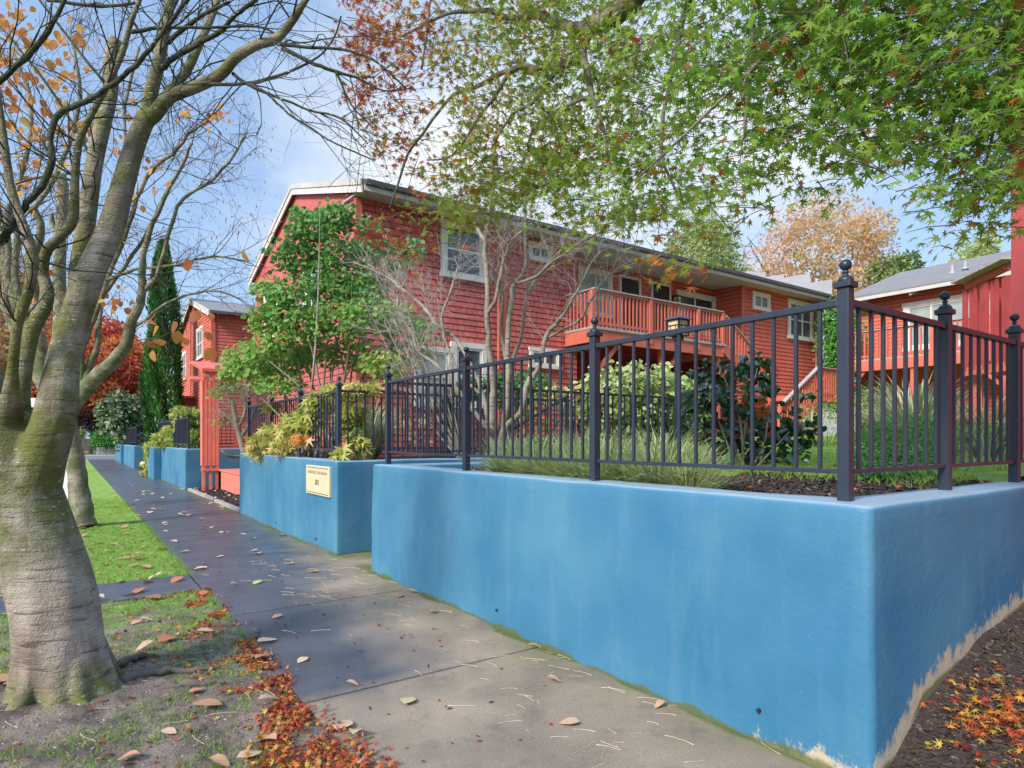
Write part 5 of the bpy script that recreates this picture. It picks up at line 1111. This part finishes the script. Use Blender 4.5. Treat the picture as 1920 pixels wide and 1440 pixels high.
# dark low shrubs between stairs and house
c = P(990, 700, 12.3); r = plant('evergreen_shrub', 'dark green shrub below the small white window of the long house', 'shrub', c, 1.35)
blobs('leaves', M['vine'], r, [(920, 720, 36, 22, 12.2, 260, .2), (990, 715, 40, 20, 12.2, 300, .25), (960, 745, 46, 20, 12.0, 260, .2), (870, 735, 34, 24, 12.0, 180, .15), (1030, 735, 30, 16, 12.0, 120, .4)], .10, OV)
c = P(1060, 780, 11.8); r = plant('autumn_shrub', 'yellow and pink autumn shrub behind the sloping stair handrail', 'shrub', c, 1.35)
blobs('leaves', M['yellowvine'], r, [(1040, 750, 40, 26, 11.8, 170, .7), (1000, 800, 30, 40, 11.8, 110, .35), (1080, 790, 30, 34, 11.9, 120, .5), (850, 790, 14, 60, 10.2, 60, .75), (780, 810, 30, 40, 10.4, 70, .85)], .09, OVW)
# yellow vine on the plaque wall fence
d0 = 11.2; c = P(590, 830, d0); r = plant('oakleaf_shrub', 'yellow and cream big-leaved shrub pushing through the fence above the plaque', 'shrub', c, 1.2)
mb = MB()
for tx, ty in ((500, 820), (530, 790), (600, 740), (640, 720), (560, 800), (680, 760)): e = P(tx, ty, 11.); mb.tube(spline([P(620, 862, 11.2), P(620, 862, 11.2).lerp(e, .5)+Vector((0,0,.12)), e], 4), lerp_list([.014, .010, .004], 4), 6)
mb.build('stems', M['bark_grey'], r)
def pw(px, py, off=0.):  # depth of the fence plane X=3.15+off
    u = (px-960)/FPX; return (3.15+off)/(math.sin(ANG)+math.cos(ANG)*u)
blobs('leaves', M['yellowvine'], r, [(x, y, rx, ry, pw(x, y, off), int(n*1.8), t_) for x, y, rx, ry, off, n, t_ in ((495, 835, 26, 20, -.12, 90, .62), (520, 815, 26, 20, -.1, 70, .55), (535, 835, 26, 18, -.1, 60, .62), (555, 795, 26, 18, -.05, 70, .45), (580, 790, 22, 20, 0, 50, .4), (570, 825, 18, 12, -.1, 24, .95), (600, 755, 26, 20, .1, 70, .5), (640, 735, 30, 16, .2, 70, .6), (680, 730, 26, 12, .4, 40, .6), (510, 765, 12, 12, 0, 16, .5), (660, 780, 20, 30, .3, 60, .4), (670, 830, 18, 18, .3, 40, .45), (640, 850, 16, 10, .0, 16, .5), (480, 845, 14, 14, -.15, 26, .7))], .15, STAR5, hang=-.5)
# ornamental grass clumps
def tuft(name, label, cat, mat, specs, group=None):
    o_ = None
    pp, dd, ss, tt = [], [], [], []; r_ = thing(name, label, cat, specs[0][0], group)
    for c_, n, L_, tl, sp3 in specs:
        for _ in range(n):
            a = rng.uniform(0, 2*math.pi); le = rng.uniform(.1, sp3)
            sd2 = .16 if name == 'sedge_clump' else .10; pp.append((c_[0]+math.cos(a)*rng.uniform(0, sd2), c_[1]+math.sin(a)*rng.uniform(0, sd2), c_[2])); dd.append((math.cos(a)*le, math.sin(a)*le, 1.)); ss.append(L_*rng.uniform(.6, 1.15)); tt.append(tl+rng.gauss(0, .2))
    n = len(pp); dd = np.array(dd); nor = -dd*np.array([1,1,0])+np.array([0,0,.35])
    scatter('blades', blade_template(.013, .32), np.array(pp), dd, dd*np.array([1,1,0])*1.0+np.array([0,0,.3]), ss, np.array(tt), mat, r_); return r_
k = 0
for x, y, w_ in ((3.62, 5.15, 'left of the second fence post'), (3.60, 4.70, 'behind the middle fence bay'), (3.62, 4.2, 'beside the post left of the lantern'), (3.60, 3.78, 'just left of the tall middle post'), (3.62, 3.20, 'just right of the tall middle post'), (3.95, 3.6, 'second row behind the middle post'), (4.0, 4.4, 'second row below the bare tree')):
    tuft('sedge_clump', 'pale striped sedge clump on the bed, '+w_, 'grass clump', M['sedge'], [((x, y, yard_z(x, y)), 520, .50, .55, 1.7), ((x+.18, y+.12, yard_z(x, y)), 300, .48, .5, 1.5), ((x-.02, y-.28, yard_z(x, y)), 260, .40, .6, 1.9)], 'sedge clumps behind the front fence')
c = P(690, 860, 10.5); tuft('ornamental_grass', 'arching pale ornamental grass behind the fence end above the plaque wall', 'grass clump', M['strap'], [((c.x, c.y, 1.2), 400, 1.15, .65, .75)])
c = P(500, 860, 15); tuft('strap_leaf_plant', 'upright green strap-leaved plant beside the twiggy pruned shrub', 'plant', M['sedge'], [((3.9, 12.6, 1.2), 90, 1.3, .5, .4)])
for px, py, d, n, L_, tl, lb in ((1640, 850, 9, 240, .75, .35, 'dark arching grass behind the corner post'), (1720, 850, 8.5, 500, 1.2, .45, 'tall arching grass behind the side fence'), (1700, 780, 13, 420, 1.5, .7, 'pale feathery grass below the far balcony'), (1850, 850, 8, 200, .9, .3, 'grass clump by the third side post')):
    c = P(px, py, d); tuft('ornamental_grass', lb, 'grass clump', M['strap'], [((c.x, c.y, 1.3), n, L_, tl, .9)])
c = P(1850, 880, 5.9); tuft('iris_clump', 'broad blue-green iris leaves by the last side fence post', 'plant', leafmat('iris_leaves', [(0, (.03,.12,.06)), (1, (.20,.36,.22))], .3), [((c.x, c.y, 1.3), 60, .62, .5, .6)])
c = P(1545, 850, 8.5); tuft('sedge_clump', 'spiky dark green clump right of the glossy shrub', 'grass clump', M['sedge'], [((c.x, c.y, 1.3), 300, .5, .1, 1.2)])
c = P(1700, 880, 4.9); r = plant('box_hedge', 'low small-leaved green hedge behind the side fence', 'hedge', c, 1.25)
blobs('leaves', M['vine'], r, [(1650, 850, 50, 36, 5.3, 900, .3), (1720, 850, 60, 40, 5.4, 1100, .3), (1680, 890, 60, 20, 4.9, 700, .2), (1750, 830, 40, 36, 5.8, 500, .35), (1625, 880, 30, 20, 5.0, 300, .25), (1660, 810, 46, 32, 6.4, 1300, .4), (1735, 800, 46, 32, 6.4, 1300, .45), (1800, 830, 40, 34, 6.6, 900, .4), (1860, 820, 34, 34, 6.8, 700, .45)], .028, OV)
c = P(1570, 800, 14); r = plant('low_shrub', 'soft pale green low shrubs on the bank below the ivy column', 'shrub', c, 1.4)
blobs('leaves', M['fargreen'], r, [(1560, 775, 60, 26, 15, 600, .5), (1640, 750, 40, 26, 17, 400, .5), (1600, 830, 50, 26, 11, 500, .4)], .09, NARROW)
# ivy column at the end of the house
c = P(1572, 760, 23.2); r = plant('ivy_column', 'tall bright green ivy column at the far end of the long house', 'climber', c, 1.4)
blobs('leaves', M['conifer'], r, [(1574, 600, 34, 36, 23.4, 2200, .75), (1576, 650, 36, 40, 23.4, 2600, .85), (1574, 700, 36, 40, 23.4, 2600, .8), (1578, 745, 36, 34, 23.4, 2200, .8)], .09, OVW)
# pruned twiggy shrub beyond the plaque wall
d0 = 15.6; b5 = P(468, 858, d0); r = thing('pruned_shrub', 'grey knobbly pruned shrub with a twiggy crown beside the red stand', 'shrub', (b5.x, b5.y, .6))
mb = MB(); tw = MB()
limb(mb, [(466, 880, 13, d0), (458, 850, 12, d0), (448, 810, 11, d0), (440, 780, 10, d0), (436, 750, 8, d0)], 8); limb(mb, [(452, 820, 8, d0), (470, 790, 7, d0), (480, 760, 6, d0)], 8); limb(mb, [(446, 800, 7, d0), (425, 780, 6, d0), (410, 770, 5, d0)], 8)
limb(mb, [(462, 850, 7, d0), (450, 856, 6, d0-.3), (430, 855, 6, d0-.6), (415, 845, 4, d0-.7)], 8); limb(mb, [(448, 800, 7, d0), (460, 770, 6, d0), (455, 740, 5, d0)], 8)
for k in range(75):
    p0 = P(rng.uniform(405, 500), rng.uniform(725, 795), d0+rng.uniform(-.7, .7)); grow(tw, p0, Vector((rng.gauss(0,.7), rng.gauss(0,.7), rng.gauss(.5,.6))), rng.uniform(.3, .6), .009, 2, .8, 3, 0, 4, .3, nsides=4)
mb.build('trunk', M['bark_grey'], r, smooth=True); tw.build('twigs', M['bark_grey'], r)
blobs('leaves', M['vine'], r, [(412, 735, 24, 16, d0, 60, .7), (440, 725, 26, 12, d0, 50, .6), (420, 790, 18, 10, d0, 22, .7)], .10, OVW)
# yellow-green vine over the second planter
r = thing('vine', 'yellow-green vine over the planter fence and spilling down its far end', 'vine', (3.1, 27, 1.2))
def pv(px, off=0.): return (3.1+off)/(math.sin(ANG)+math.cos(ANG)*(px-960)/FPX)
blobs('leaves', M['yellowvine'], r, [(x, y, rx, ry, min(32, pv(x, off)), int(n*2.2), t_) for x, y, rx, ry, off, n, t_ in ((355, 800, 22, 24, .5, 260, .25), (350, 785, 24, 20, .4, 200, .35), (330, 815, 26, 16, .2, 160, .4), (340, 825, 20, 12, .3, 130, .3), (365, 825, 16, 18, .5, 130, .2), (315, 825, 22, 14, 0, 170, .35), (295, 840, 18, 14, -.1, 140, .4), (284, 865, 12, 20, -.2, 150, .4), (284, 885, 14, 12, -.25, 110, .42), (362, 780, 12, 12, .6, 60, .3))], .17, STAR5)
# cypress
d0 = 29.; c = P(306, 800, d0); r = plant('cypress', 'tall narrow dark green cypress in front of the farther red house', 'tree', c, 0.2)
mb = MB(); mb.tube([(c.x, c.y, 0), (c.x, c.y, 5), (c.x, c.y, 10)], [.16, .10, .02], 8); mb.build('trunk', M['darkbark'], r)
pp, tt, dd, ss = [], [], [], []
for _ in range(15000):
    h = rng.random(); z = .5+h*10.1; pxw = np.interp(h, [0, .15, .4, .7, .9, 1.], [20, 29, 29, 21, 12, 2])/FPX*d0
    a = rng.uniform(0, 2*math.pi); lump = 1+.16*math.sin(3*a+z*1.2)+.10*math.sin(7*a+z*3); rr_ = pxw*lump*rng.uniform(.78, 1.05)
    pp.append((c.x+math.cos(a)*rr_, c.y+math.sin(a)*rr_, z)); dd.append((math.cos(a)*.5, math.sin(a)*.5, 1)); tt.append(.40+.25*math.sin(5*a+z*2)+rng.gauss(0, .16)); ss.append(rng.uniform(.14, .3))
scatter('foliage', NARROW, np.array(pp), np.array(dd)+rnd(len(pp), .25), rnd(len(pp), .5)+np.array(dd)*np.array([1,1,0]), ss, np.array(tt), M['conifer'], r)
def tree(name, label, px, py0, py1, rx, d, mat, n, size, tint, tmpl=OV, lumps=22, trunk='darkbark', cat='tree', lr=.36, baseoff=0.):
    ct = P(px, (py0+py1)/2, d); rz = (py1-py0)/2/FPX*d; rxm = rx/FPX*d
    r_ = thing(name, label, cat, (ct.x, ct.y, 0)); mb = MB(); tw_ = max(.1, rxm*.07)
    zt = ct.z
    mb.tube(spline([(ct.x, ct.y, -.1), (ct.x+.1, ct.y, zt*.5), (ct.x, ct.y+.1, zt)], 4), lerp_list([tw_*1.5, tw_, tw_*.5], 4), 10)
    for k in range(10):
        a = rng.uniform(0, 6.28); grow(mb, (ct.x, ct.y, zt*rng.uniform(.45, .95)), (math.cos(a), math.sin(a), rng.uniform(.3, 1.3)), rxm*rng.uniform(.6, 1.), tw_*.4, 2, .5, 3, 0, 4, .15)
    mb.build('trunk', M[trunk], r_)
    crown('crown', mat, r_, ct, (rxm, rxm*.9, rz), n, size, tmpl, tint, lumps, lr); return r_
# far shrubs and trees
tree('viburnum', 'grey-green rounded evergreen shrub above the farthest blue planter', 234, 725, 852, 46, 41, M['viburnum'], 5200, .26, (.45, .28), cat='shrub', lumps=26)
tree('clipped_shrub', 'smooth round clipped green shrub on the pale stone edging', 198, 802, 842, 24, 60, M['conifer'], 6000, .14, (.6, .15), cat='shrub', lumps=1, lr=1.1)
tree('red_maple', 'broad crimson red maple across the far street', 195, 600, 800, 115, 76, M['redtree'], 22000, .5, (.56, .22), KITE, 80, lr=.26)
tree('orange_tree', 'orange-red autumn tree at far left behind the street trees', 55, 520, 800, 130, 84, M['redtree'], 20000, .6, (.78, .18), KITE, 70, lr=.26)
tree('dark_shrub', 'dark purple-brown shrub under the red maple', 170, 770, 806, 34, 70, leafmat('purple_leaves', [(0, (.02,.012,.014)), (1, (.14,.05,.05))], .2), 1800, .3, (.5, .3), KITE, cat='shrub')
tree('yellow_shrub', 'small yellow-orange shrub behind the far stone wall', 150, 795, 824, 12, 104, M['farorange'], 900, .4, (.6, .3), KITE, 8, cat='shrub', lr=.6)
tree('teal_conifer', 'small blue-green conifer beside the far stone wall', 184, 796, 822, 9, 100, M['viburnum'], 900, .4, (.25, .15), NARROW, 8, cat='shrub', lr=.6)
tree('green_shrub', 'small pale green shrub behind the far stone wall', 146, 806, 826, 12, 98, M['fargreen'], 800, .35, (.5, .2), KITE, 8, cat='shrub', lr=.6)
tree('red_groundcover_shrub', 'bright red small shrub inside the farther planter', 300, 805, 845, 22, 40, M['redtree'], 700, .16, (.1, .1), KITE, 8, cat='shrub', lr=.6)
tree('light_conifer', 'pale yellow-green conifer rising behind the long roof', 1320, 395, 640, 90, 46, M['fargreen'], 15000, .34, (.55, .3), NARROW, 60, lr=.24)
tree('tan_tree', 'wide tan and orange autumn tree behind the grey building', 1545, 365, 640, 150, 58, M['farorange'], 15000, .32, (.72, .2), KITE, 90, trunk='bark2', lr=.2)
tree('small_green_tree', 'yellow-green tree between the tan tree and the courtyard house', 1690, 465, 640, 70, 52, M['fargreen'], 8000, .36, (.3, .2), KITE, 40, lr=.26)
tree('golden_tree', 'golden green tree top behind the courtyard house roof', 1840, 440, 640, 80, 55, M['fargreen'], 9000, .38, (.75, .25), KITE, 44, lr=.26)
tree('orange_tree', 'small orange tree top behind the courtyard house roof', 1775, 482, 600, 34, 62, M['farorange'], 3000, .38, (.9, .12), KITE, 18, lr=.3)
tree('street_tree', 'bushy autumn tree far down the street at the left', -40, 420, 780, 120, 60, M['farorange'], 9000, .5, (.6, .25), KITE, 50, lr=.26)
for px, lb in ((520, 'first distant evergreen behind the houses'), (430, 'second distant evergreen behind the small red house')):
    tree('distant_tree', lb, px, 610, 830, 70, 80, M['conifer'], 5000, .6, (.4, .2), KITE, 26)
# tall pale snag
r = thing('dead_trunk', 'tall pale bare trunk with a ragged broken top beyond the tree fork', 'dead tree', P(112, 822, 30)); mb = MB()
limb(mb, [(113, 840, 26, 30), (114, 700, 24, 30), (112, 560, 22, 30), (116, 440, 20, 30), (117, 345, 19, 30), (115, 328, 10, 30)], 12, 4, .03)
limb(mb, [(112, 450, 12, 30), (100, 425, 10, 30), (96, 400, 7, 30)], 8); mb.build('trunk', M['bark2'], r, smooth=True)

# ---------------------------------------------------------------- grass, litter, leaves, stalks
pp, dd, ss, tt = [], [], [], []
while len(pp) < 85000:
    x = rng.uniform(-1.2, WX0-.01); y = 2.0+rng.random()**1.4*18
    if y > 5 and rng.random() < .12: x = WX0+abs(rng.gauss(0, .03))-.01
    if y > 5 and rng.random() < .06: y = rng.choice((7.33, 8.23))+rng.gauss(0, .03)
    elif 7.3 < y < 8.26 or math.hypot(x-T1.x, y-T1.y) < .5: continue
    far = min(1, max(0, (y-4.3)/3.9)); cl_ = fbm(x, y, 2.6, 3)*.6+.45*fbm(x, y, 9, 2)
    if cl_ < .13-.62*far and rng.random() > .05: continue
    pp.append((x, y, strip_z(x, y)-.004)); dd.append((rng.gauss(0,.5), rng.gauss(0,.5), 1.)); ss.append(rng.uniform(.018, .048)); tt.append(.45+rng.gauss(0,.2)+.15*fbm(x, y, 1.4))
o = scatter('grass', (np.array([(-.07,0,0),(.07,0,0),(0,1,.12)]), np.array([(0,1,2)])), np.array(pp), np.array(dd), rnd(len(pp)), ss, np.array(tt), M['grass'], loc=(0,0,0)); tag(o, 'short green grass on the strip beside the pavement', 'grass', kind='stuff')
pp, dd, ss, tt = [], [], [], []
for _ in range(26000):
    x = rng.uniform(4.8, 14); y = rng.uniform(1.8, 7.0); pp.append((x, y, yard_z(x, y)+.015)); dd.append((rng.gauss(0,.5), rng.gauss(0,.5), 1.)); ss.append(rng.uniform(.03, .07)); tt.append(.6+rng.gauss(0,.2))
o = scatter('lawn_grass', (np.array([(-.09,0,0),(.09,0,0),(0,1,.12)]), np.array([(0,1,2)])), np.array(pp), np.array(dd), rnd(len(pp)), ss, np.array(tt), M['grass'], loc=(0,0,0)); tag(o, 'bright green lawn grass inside the fenced yard', 'grass', kind='stuff')
def litter(name, label, pts_, size, mat, tint, tmpl=STAR, curl=.5):
    n = len(pts_); o_ = scatter(name, tmpl, np.array(pts_), np.concatenate([rnd(n)[:, :2], nr.normal(0, .25, (n, 1))], 1), rnd(n, curl)+np.array([0,0,1.]), nr.uniform(.7, 1.2, n)*size, tint, mat, loc=(0,0,0)); return tag(o_, label, 'leaf litter', kind='stuff')
pts_ = []
while len(pts_) < 4200:
    y = 1.9+rng.random()**1.5*6; w_ = np.interp(y, [2, 3.0, 3.7, 4.4, 5.5, 8], [.36, .30, .22, .26, .32, .25]); x = WX0+.02-abs(rng.gauss(0, w_))+rng.gauss(0, .035 if y > 3.4 else .07)
    if 7.3 < y < 8.3 and rng.random() < .8: continue
    dens = np.interp(y, [1.9, 3.3, 3.9, 5, 8], [1.3, 1.15, .50, .34, .30])*math.exp(-max(0, WX0-.12-x)/.35)
    if .5+.9*fbm(x, y, 3.1, 4) > dens*1.15+rng.gauss(0, .10): continue
    pts_.append((x, y, (strip_z(x, y) if x < WX0 else .004)+rng.uniform(.004, .045 if y < 3.8 else .02)))
litter('leaf_litter', 'drift of red and orange maple leaves along the pavement edge', pts_, .030, M['litter'], nr.normal(.38, .27, len(pts_)), curl=.9)
pts_ = []
for _ in range(330):
    c = G(1860, 1335, .30); x = c.x+rng.gauss(0, .18)*1.1+.12; y = c.y+rng.gauss(0, .10); pts_.append((x, y, slope_z(x, y)+rng.uniform(.004, .03)))
for _ in range(24): x = rng.uniform(3.15, 5.2); y = rng.uniform(.2, 1.3); pts_.append((x, y, slope_z(x, y)+.008))
litter('leaf_litter', 'small pile of yellow, pink and red maple leaves on the mulch slope', pts_, .036, M['litter'], nr.normal(.58, .28, len(pts_)))
pts_ = []
for _ in range(260): x = rng.uniform(3.3, 6); y = rng.uniform(1.7, 7); pts_.append((x, y, yard_z(x, y)+.02))
litter('leaf_litter', 'scattered autumn leaves on the mulch bed behind the fence', pts_, .04, M['litter'], nr.normal(.4, .3, len(pts_)))
pts_ = []
for _ in range(700): x = rng.uniform(-1.2, 1.1); y = 2+rng.random()*9; pts_.append((x, y, strip_z(x, y)+.015))
litter('leaf_litter', 'scattered small red and tan leaves over the turf and bare soil', pts_, .034, M['litter'], nr.normal(.4, .3, len(pts_)))
pts_ = []
for _ in range(90): x = rng.uniform(3.05, 4.6); y = rng.uniform(14.7, 21.5); pts_.append((x, y, .06+.10*min(1, (x-WX1)/1.2)))
litter('leaf_litter', 'pale dropped leaves on the dark mulch by the red stand', pts_, .07, M['big_leaf'], nr.normal(.7, .2, len(pts_)), OVW)
def chips(name, label, n, f, mat, s0, s1):
    pp = np.array([f() for _ in range(n)]); o_ = scatter(name, (np.array([(-.22,0,0),(.22,.05,0),(.16,1,.05),(-.18,.9,0),(0,.5,.22)]), np.array([(0,1,4),(1,2,4),(2,3,4),(3,0,4)])), pp, np.concatenate([rnd(n)[:, :2], nr.normal(0, .3, (n, 1))], 1), rnd(n, .5)+np.array([0,0,1.]), nr.uniform(s0, s1, n), nr.random(n), mat, loc=(0,0,0)); return tag(o_, label, 'ground cover', kind='stuff')
chipm = leafmat('bark_chips', [(0., (.018,.012,.009)), (.5, (.052,.036,.028)), (.88, (.11,.08,.06)), (1., (.28,.22,.17))], .0, .9)
soilm = leafmat('soil_crumbs', [(0., (.10,.075,.06)), (.6, (.22,.17,.13)), (1., (.42,.37,.32))], .0, .9)
def f_(): x = rng.uniform(3.02, 6.2); y = rng.uniform(-.6, 1.36); return (x, y, slope_z(x, y)+.002)
chips('bark_mulch', 'dark brown bark mulch chips on the slope below the wall corner', 15000, f_, chipm, .012, .038)
def f_(): x = rng.uniform(3.3, 6.2); y = rng.uniform(1.7, 6.9); return (x, y, yard_z(x, y)+.012*fbm(x, y, 7)+.002)
chips('bark_mulch', 'dark bark mulch on the bed behind the front fence', 14000, f_, chipm, .015, .05)
def f_(): x = rng.uniform(-.9, 1.16); y = rng.uniform(2., 5.6); return (x, y, strip_z(x, y)-.002)
chips('soil_crumbs', 'loose soil crumbs and grit round the near trunk', 16000, f_, soilm, .005, .022)
def f_(): x = rng.uniform(3.06, 4.8); y = rng.uniform(14.6, 21.8); return (x, y, .01+.10*min(1, (x-WX1)/1.2)+.03*fbm(x, y, 2)*min(1, x-WX1)+.003)
chips('bark_mulch', 'black mulch in the bed between the blue planters', 5000, f_, leafmat('black_chips', [(0., (.012,.012,.014)), (.9, (.05,.045,.045)), (1., (.2,.17,.15))], .0, .8), .03, .07)
# big individual leaves
bases = []
def leaf_base(kind):
    V0, T0 = ovate_template(.36 if kind == 0 else .28, .05+.05*kind, .10+.16*kind); V = V0.copy(); V[:, 1] -= .5; V[:, 2] -= V[:, 2].min()-.03
    V = np.vstack([V, [(-.012, -.5, .03), (.012, -.5, .03), (.05, -.85, .05)]]); T = np.vstack([T0, [(10, 11, 12)]]); return V, T
big = [(589, 1073, .16, 'tan orange', .35), (441, 1098, .13, 'yellow-green', .95), (482, 1094, .17, 'pale green', 1.), (775, 1112, .14, 'pale cream', .8), (750, 1119, .13, 'orange', .1), (809, 1150, .15, 'pinkish tan', .5), (520, 1158, .15, 'pale orange', .45), (482, 1186, .13, 'orange brown', .2), (501, 1204, .21, 'long pale', .75), (493, 1239, .19, 'orange tan', .3), (567, 1240, .13, 'pale tan', .7), (661, 1286, .11, 'round tan', .5), (766, 1317, .17, 'long cream', .85), (505, 1320, .17, 'crumpled tan', .5), (644, 1364, .20, 'wide cream', .8), (668, 1380, .17, 'flat cream', .85), (687, 1432, .12, 'round cream', .8), (1039, 1279, .13, 'orange tan', .4), (1068, 1358, .15, 'large tan', .6), (1237, 1326, .11, 'small tan', .5), (317, 1374, .12, 'pale pink', .7), (240, 1425, .13, 'orange', .3), (385, 1188, .17, 'upright tan', .6), (275, 1170, .15, 'pale tan', .6), (255, 1172, .14, 'pale orange', .4), (330, 1196, .15, 'curled tan', .6), (240, 1123, .13, 'rust brown', .05), (500, 1395, .17, 'big orange tan', .45), (468, 1420, .16, 'cream', .8), (412, 1432, .15, 'yellow orange', .35), (330, 1092, .14, 'pale orange', .4), (228, 1092, .18, 'orange', .25), (205, 1035, .2, 'tan', .5), (262, 1050, .16, 'tan', .5), (215, 1020, .16, 'orange', .35), (10, 1120, .16, 'pink tan', .5), (15, 1155, .15, 'rust', .2), (25, 1290, .14, 'pale grey', .9)]
me_cache = {}
for i, (px, py, s_, cn, tv) in enumerate(big):
    g = G(px, py); on = 'pavement' if g.x > WX0 else 'bare soil and turf'
    V, T = leaf_base(i % 2); a = rng.uniform(0, 6.28)
    ca_, sa_ = math.cos(a), math.sin(a); V = V*s_*.80; V = np.stack([V[:, 0]*ca_-V[:, 1]*sa_, V[:, 0]*sa_+V[:, 1]*ca_, V[:, 2]*.8], 1)
    z = .004 if g.x > WX0 else strip_z(g.x, g.y)+.01
    V = V+np.array([g.x, g.y, z])
    o = build_np('fallen_leaf', V, T, M['big_leaf'], None, np.full(len(V), tv), loc=(g.x, g.y, z))
    on = {'bare soil and turf': 'soil'}.get(on, on); near = 'close to the blue wall' if g.x > 2.3 else 'by the maple-leaf drift' if g.x > 1.1 and g.y < 4.6 else 'in the middle of the pavement' if g.x > 1.4 else 'at the pavement edge' if g.x > .8 else 'near the trunk foot' if abs(g.y-4.8) < 1.5 else 'beyond the near trunk'
    tag(o, '%s fallen leaf on the %s %s' % (cn, on, near), 'leaf', 'big fallen leaves')
tl = None
for k in range(85):
    x = rng.uniform(-1.0, 1.12); y = 4.0+rng.random()*9.5
    if math.hypot(x-T1.x, y-T1.y) < .5: continue
    kd = rng.choice(('tan', 'orange', 'rust')); V, T = leaf_base(k % 2)
    if tl is None: tl = {}
    if kd not in tl:
        o = build_np('fallen_leaf', V*.16, T, M['big_leaf'], None, np.full(len(V), {'tan': .6, 'orange': .28, 'rust': .05}[kd]), loc=(0,0,0)); tl[kd] = o.data
    else: o = bpy.data.objects.new('fallen_leaf', tl[kd]); col(o)
    o.location = (x, y, strip_z(x, y)+.012 if not 7.3 < y < 8.27 else .006); o.rotation_euler = (rng.gauss(0, .15), rng.gauss(0, .15), rng.uniform(0, 6.28)); o.scale = (rng.uniform(.55, 1.1),)*3
    tag(o, kd+' leaf lying in the turf strip between the two street trees', 'leaf', kd+' leaves in the turf')
pts_ = []
for _ in range(95): x = rng.uniform(1.2, 2.7); y = rng.uniform(2.4, 9); pts_.append((x, y, .008))
litter('leaf_litter', 'few small crimson maple leaves and scraps on the pavement', pts_, .026, M['litter'], nr.normal(.15, .15, len(pts_)))
rt = thing('surface_root', 'dark gnarled surface root in the bare soil right of the near trunk', 'root', (.5, 4.7, 0)); mb = MB()
for q in ([(.30, 4.78, .02), (.50, 4.80, .035), (.72, 4.74, .03), (.95, 4.78, -.01)], [(.45, 4.55, .0), (.62, 4.5, .03), (.84, 4.42, .02), (1.02, 4.3, -.02)], [(.28, 5.05, .05), (.42, 5.2, .04), (.58, 5.25, -.02)]):
    q = [Vector((x_, y_, z_-.018+strip_z(x_, y_))) for x_, y_, z_ in q]; sp3 = [p_+Vector((rng.gauss(0, .006), rng.gauss(0, .010), rng.gauss(0, .005))) for p_ in spline(q, 7)]
    mb.tube(sp3, [r_*rng.uniform(.75, 1.2) for r_ in lerp_list([.030, .026, .020, .007][:len(q)], 7)], 10)
mb.build('root', M['darkbark'], rt, smooth=True)
far_me = None
for k in range(60):
    x = rng.uniform(WX0-.05, 2.9); y = rng.uniform(8.0, 26)
    V, T = leaf_base(k % 2); s_ = .15; a = rng.uniform(0, 6.28)
    if far_me is None:
        V = V*s_; o = build_np('fallen_leaf', V, T, M['big_leaf'], None, np.full(len(V), .75), loc=(0,0,0)); far_me = o.data
    else: o = bpy.data.objects.new('fallen_leaf', far_me); col(o)
    o.location = (x, y, .004); o.rotation_euler = (0, 0, a); o.scale = (rng.uniform(.6, 1.2),)*3
    tag(o, 'small pale leaf lying on the far part of the pavement', 'leaf', 'pale leaves on the far pavement')
# leaf stalks
sm_ = []
for k in range(5):
    mb = MB(); L_ = .5; c_ = rng.uniform(-.13, .13); mb.tube([(-L_, 0, .0), (-L_*.4, c_*.8, .012), (L_*.4, c_, .012), (L_, 0, 0)], [.010, .008, .009, .014], 5); me = bpy.data.meshes.new('leaf_stalk'); me.from_pydata(mb.v, [], mb.f); me.materials.append(M['stalk']); sm_.append(me)
for k in range(295):
    if k < 225:
        if k % 6 == 0: cx_ = 1.2+1.75*rng.random()**.6; cy_ = 2.3+rng.random()**1.2*6.3
        x = min(2.96, max(1.2, cx_+rng.gauss(0, .22))); y = cy_+rng.gauss(0, .3); z = .003; lb = ('thin pale leaf stalk lying on the pavement', 'leaf stalks on the pavement')
    else:
        x = rng.uniform(-.6, 1.1); y = rng.uniform(2.2, 5.2); z = strip_z(x, y)+.01; lb = ('thin pale leaf stalk lying on the bare soil', 'leaf stalks on the bare soil')
        if math.hypot(x-T1.x, y-T1.y) < .45: x += .8
    o = bpy.data.objects.new('leaf_stalk', sm_[k % 5]); col(o); s_ = rng.uniform(.07, .19); o.scale = (s_*.9, s_*.6, .12+s_*.25); o.location = (x, y, z); o.rotation_euler = (0, 0, rng.uniform(0, 6.28)); tag(o, lb[0], 'leaf stalk', lb[1])
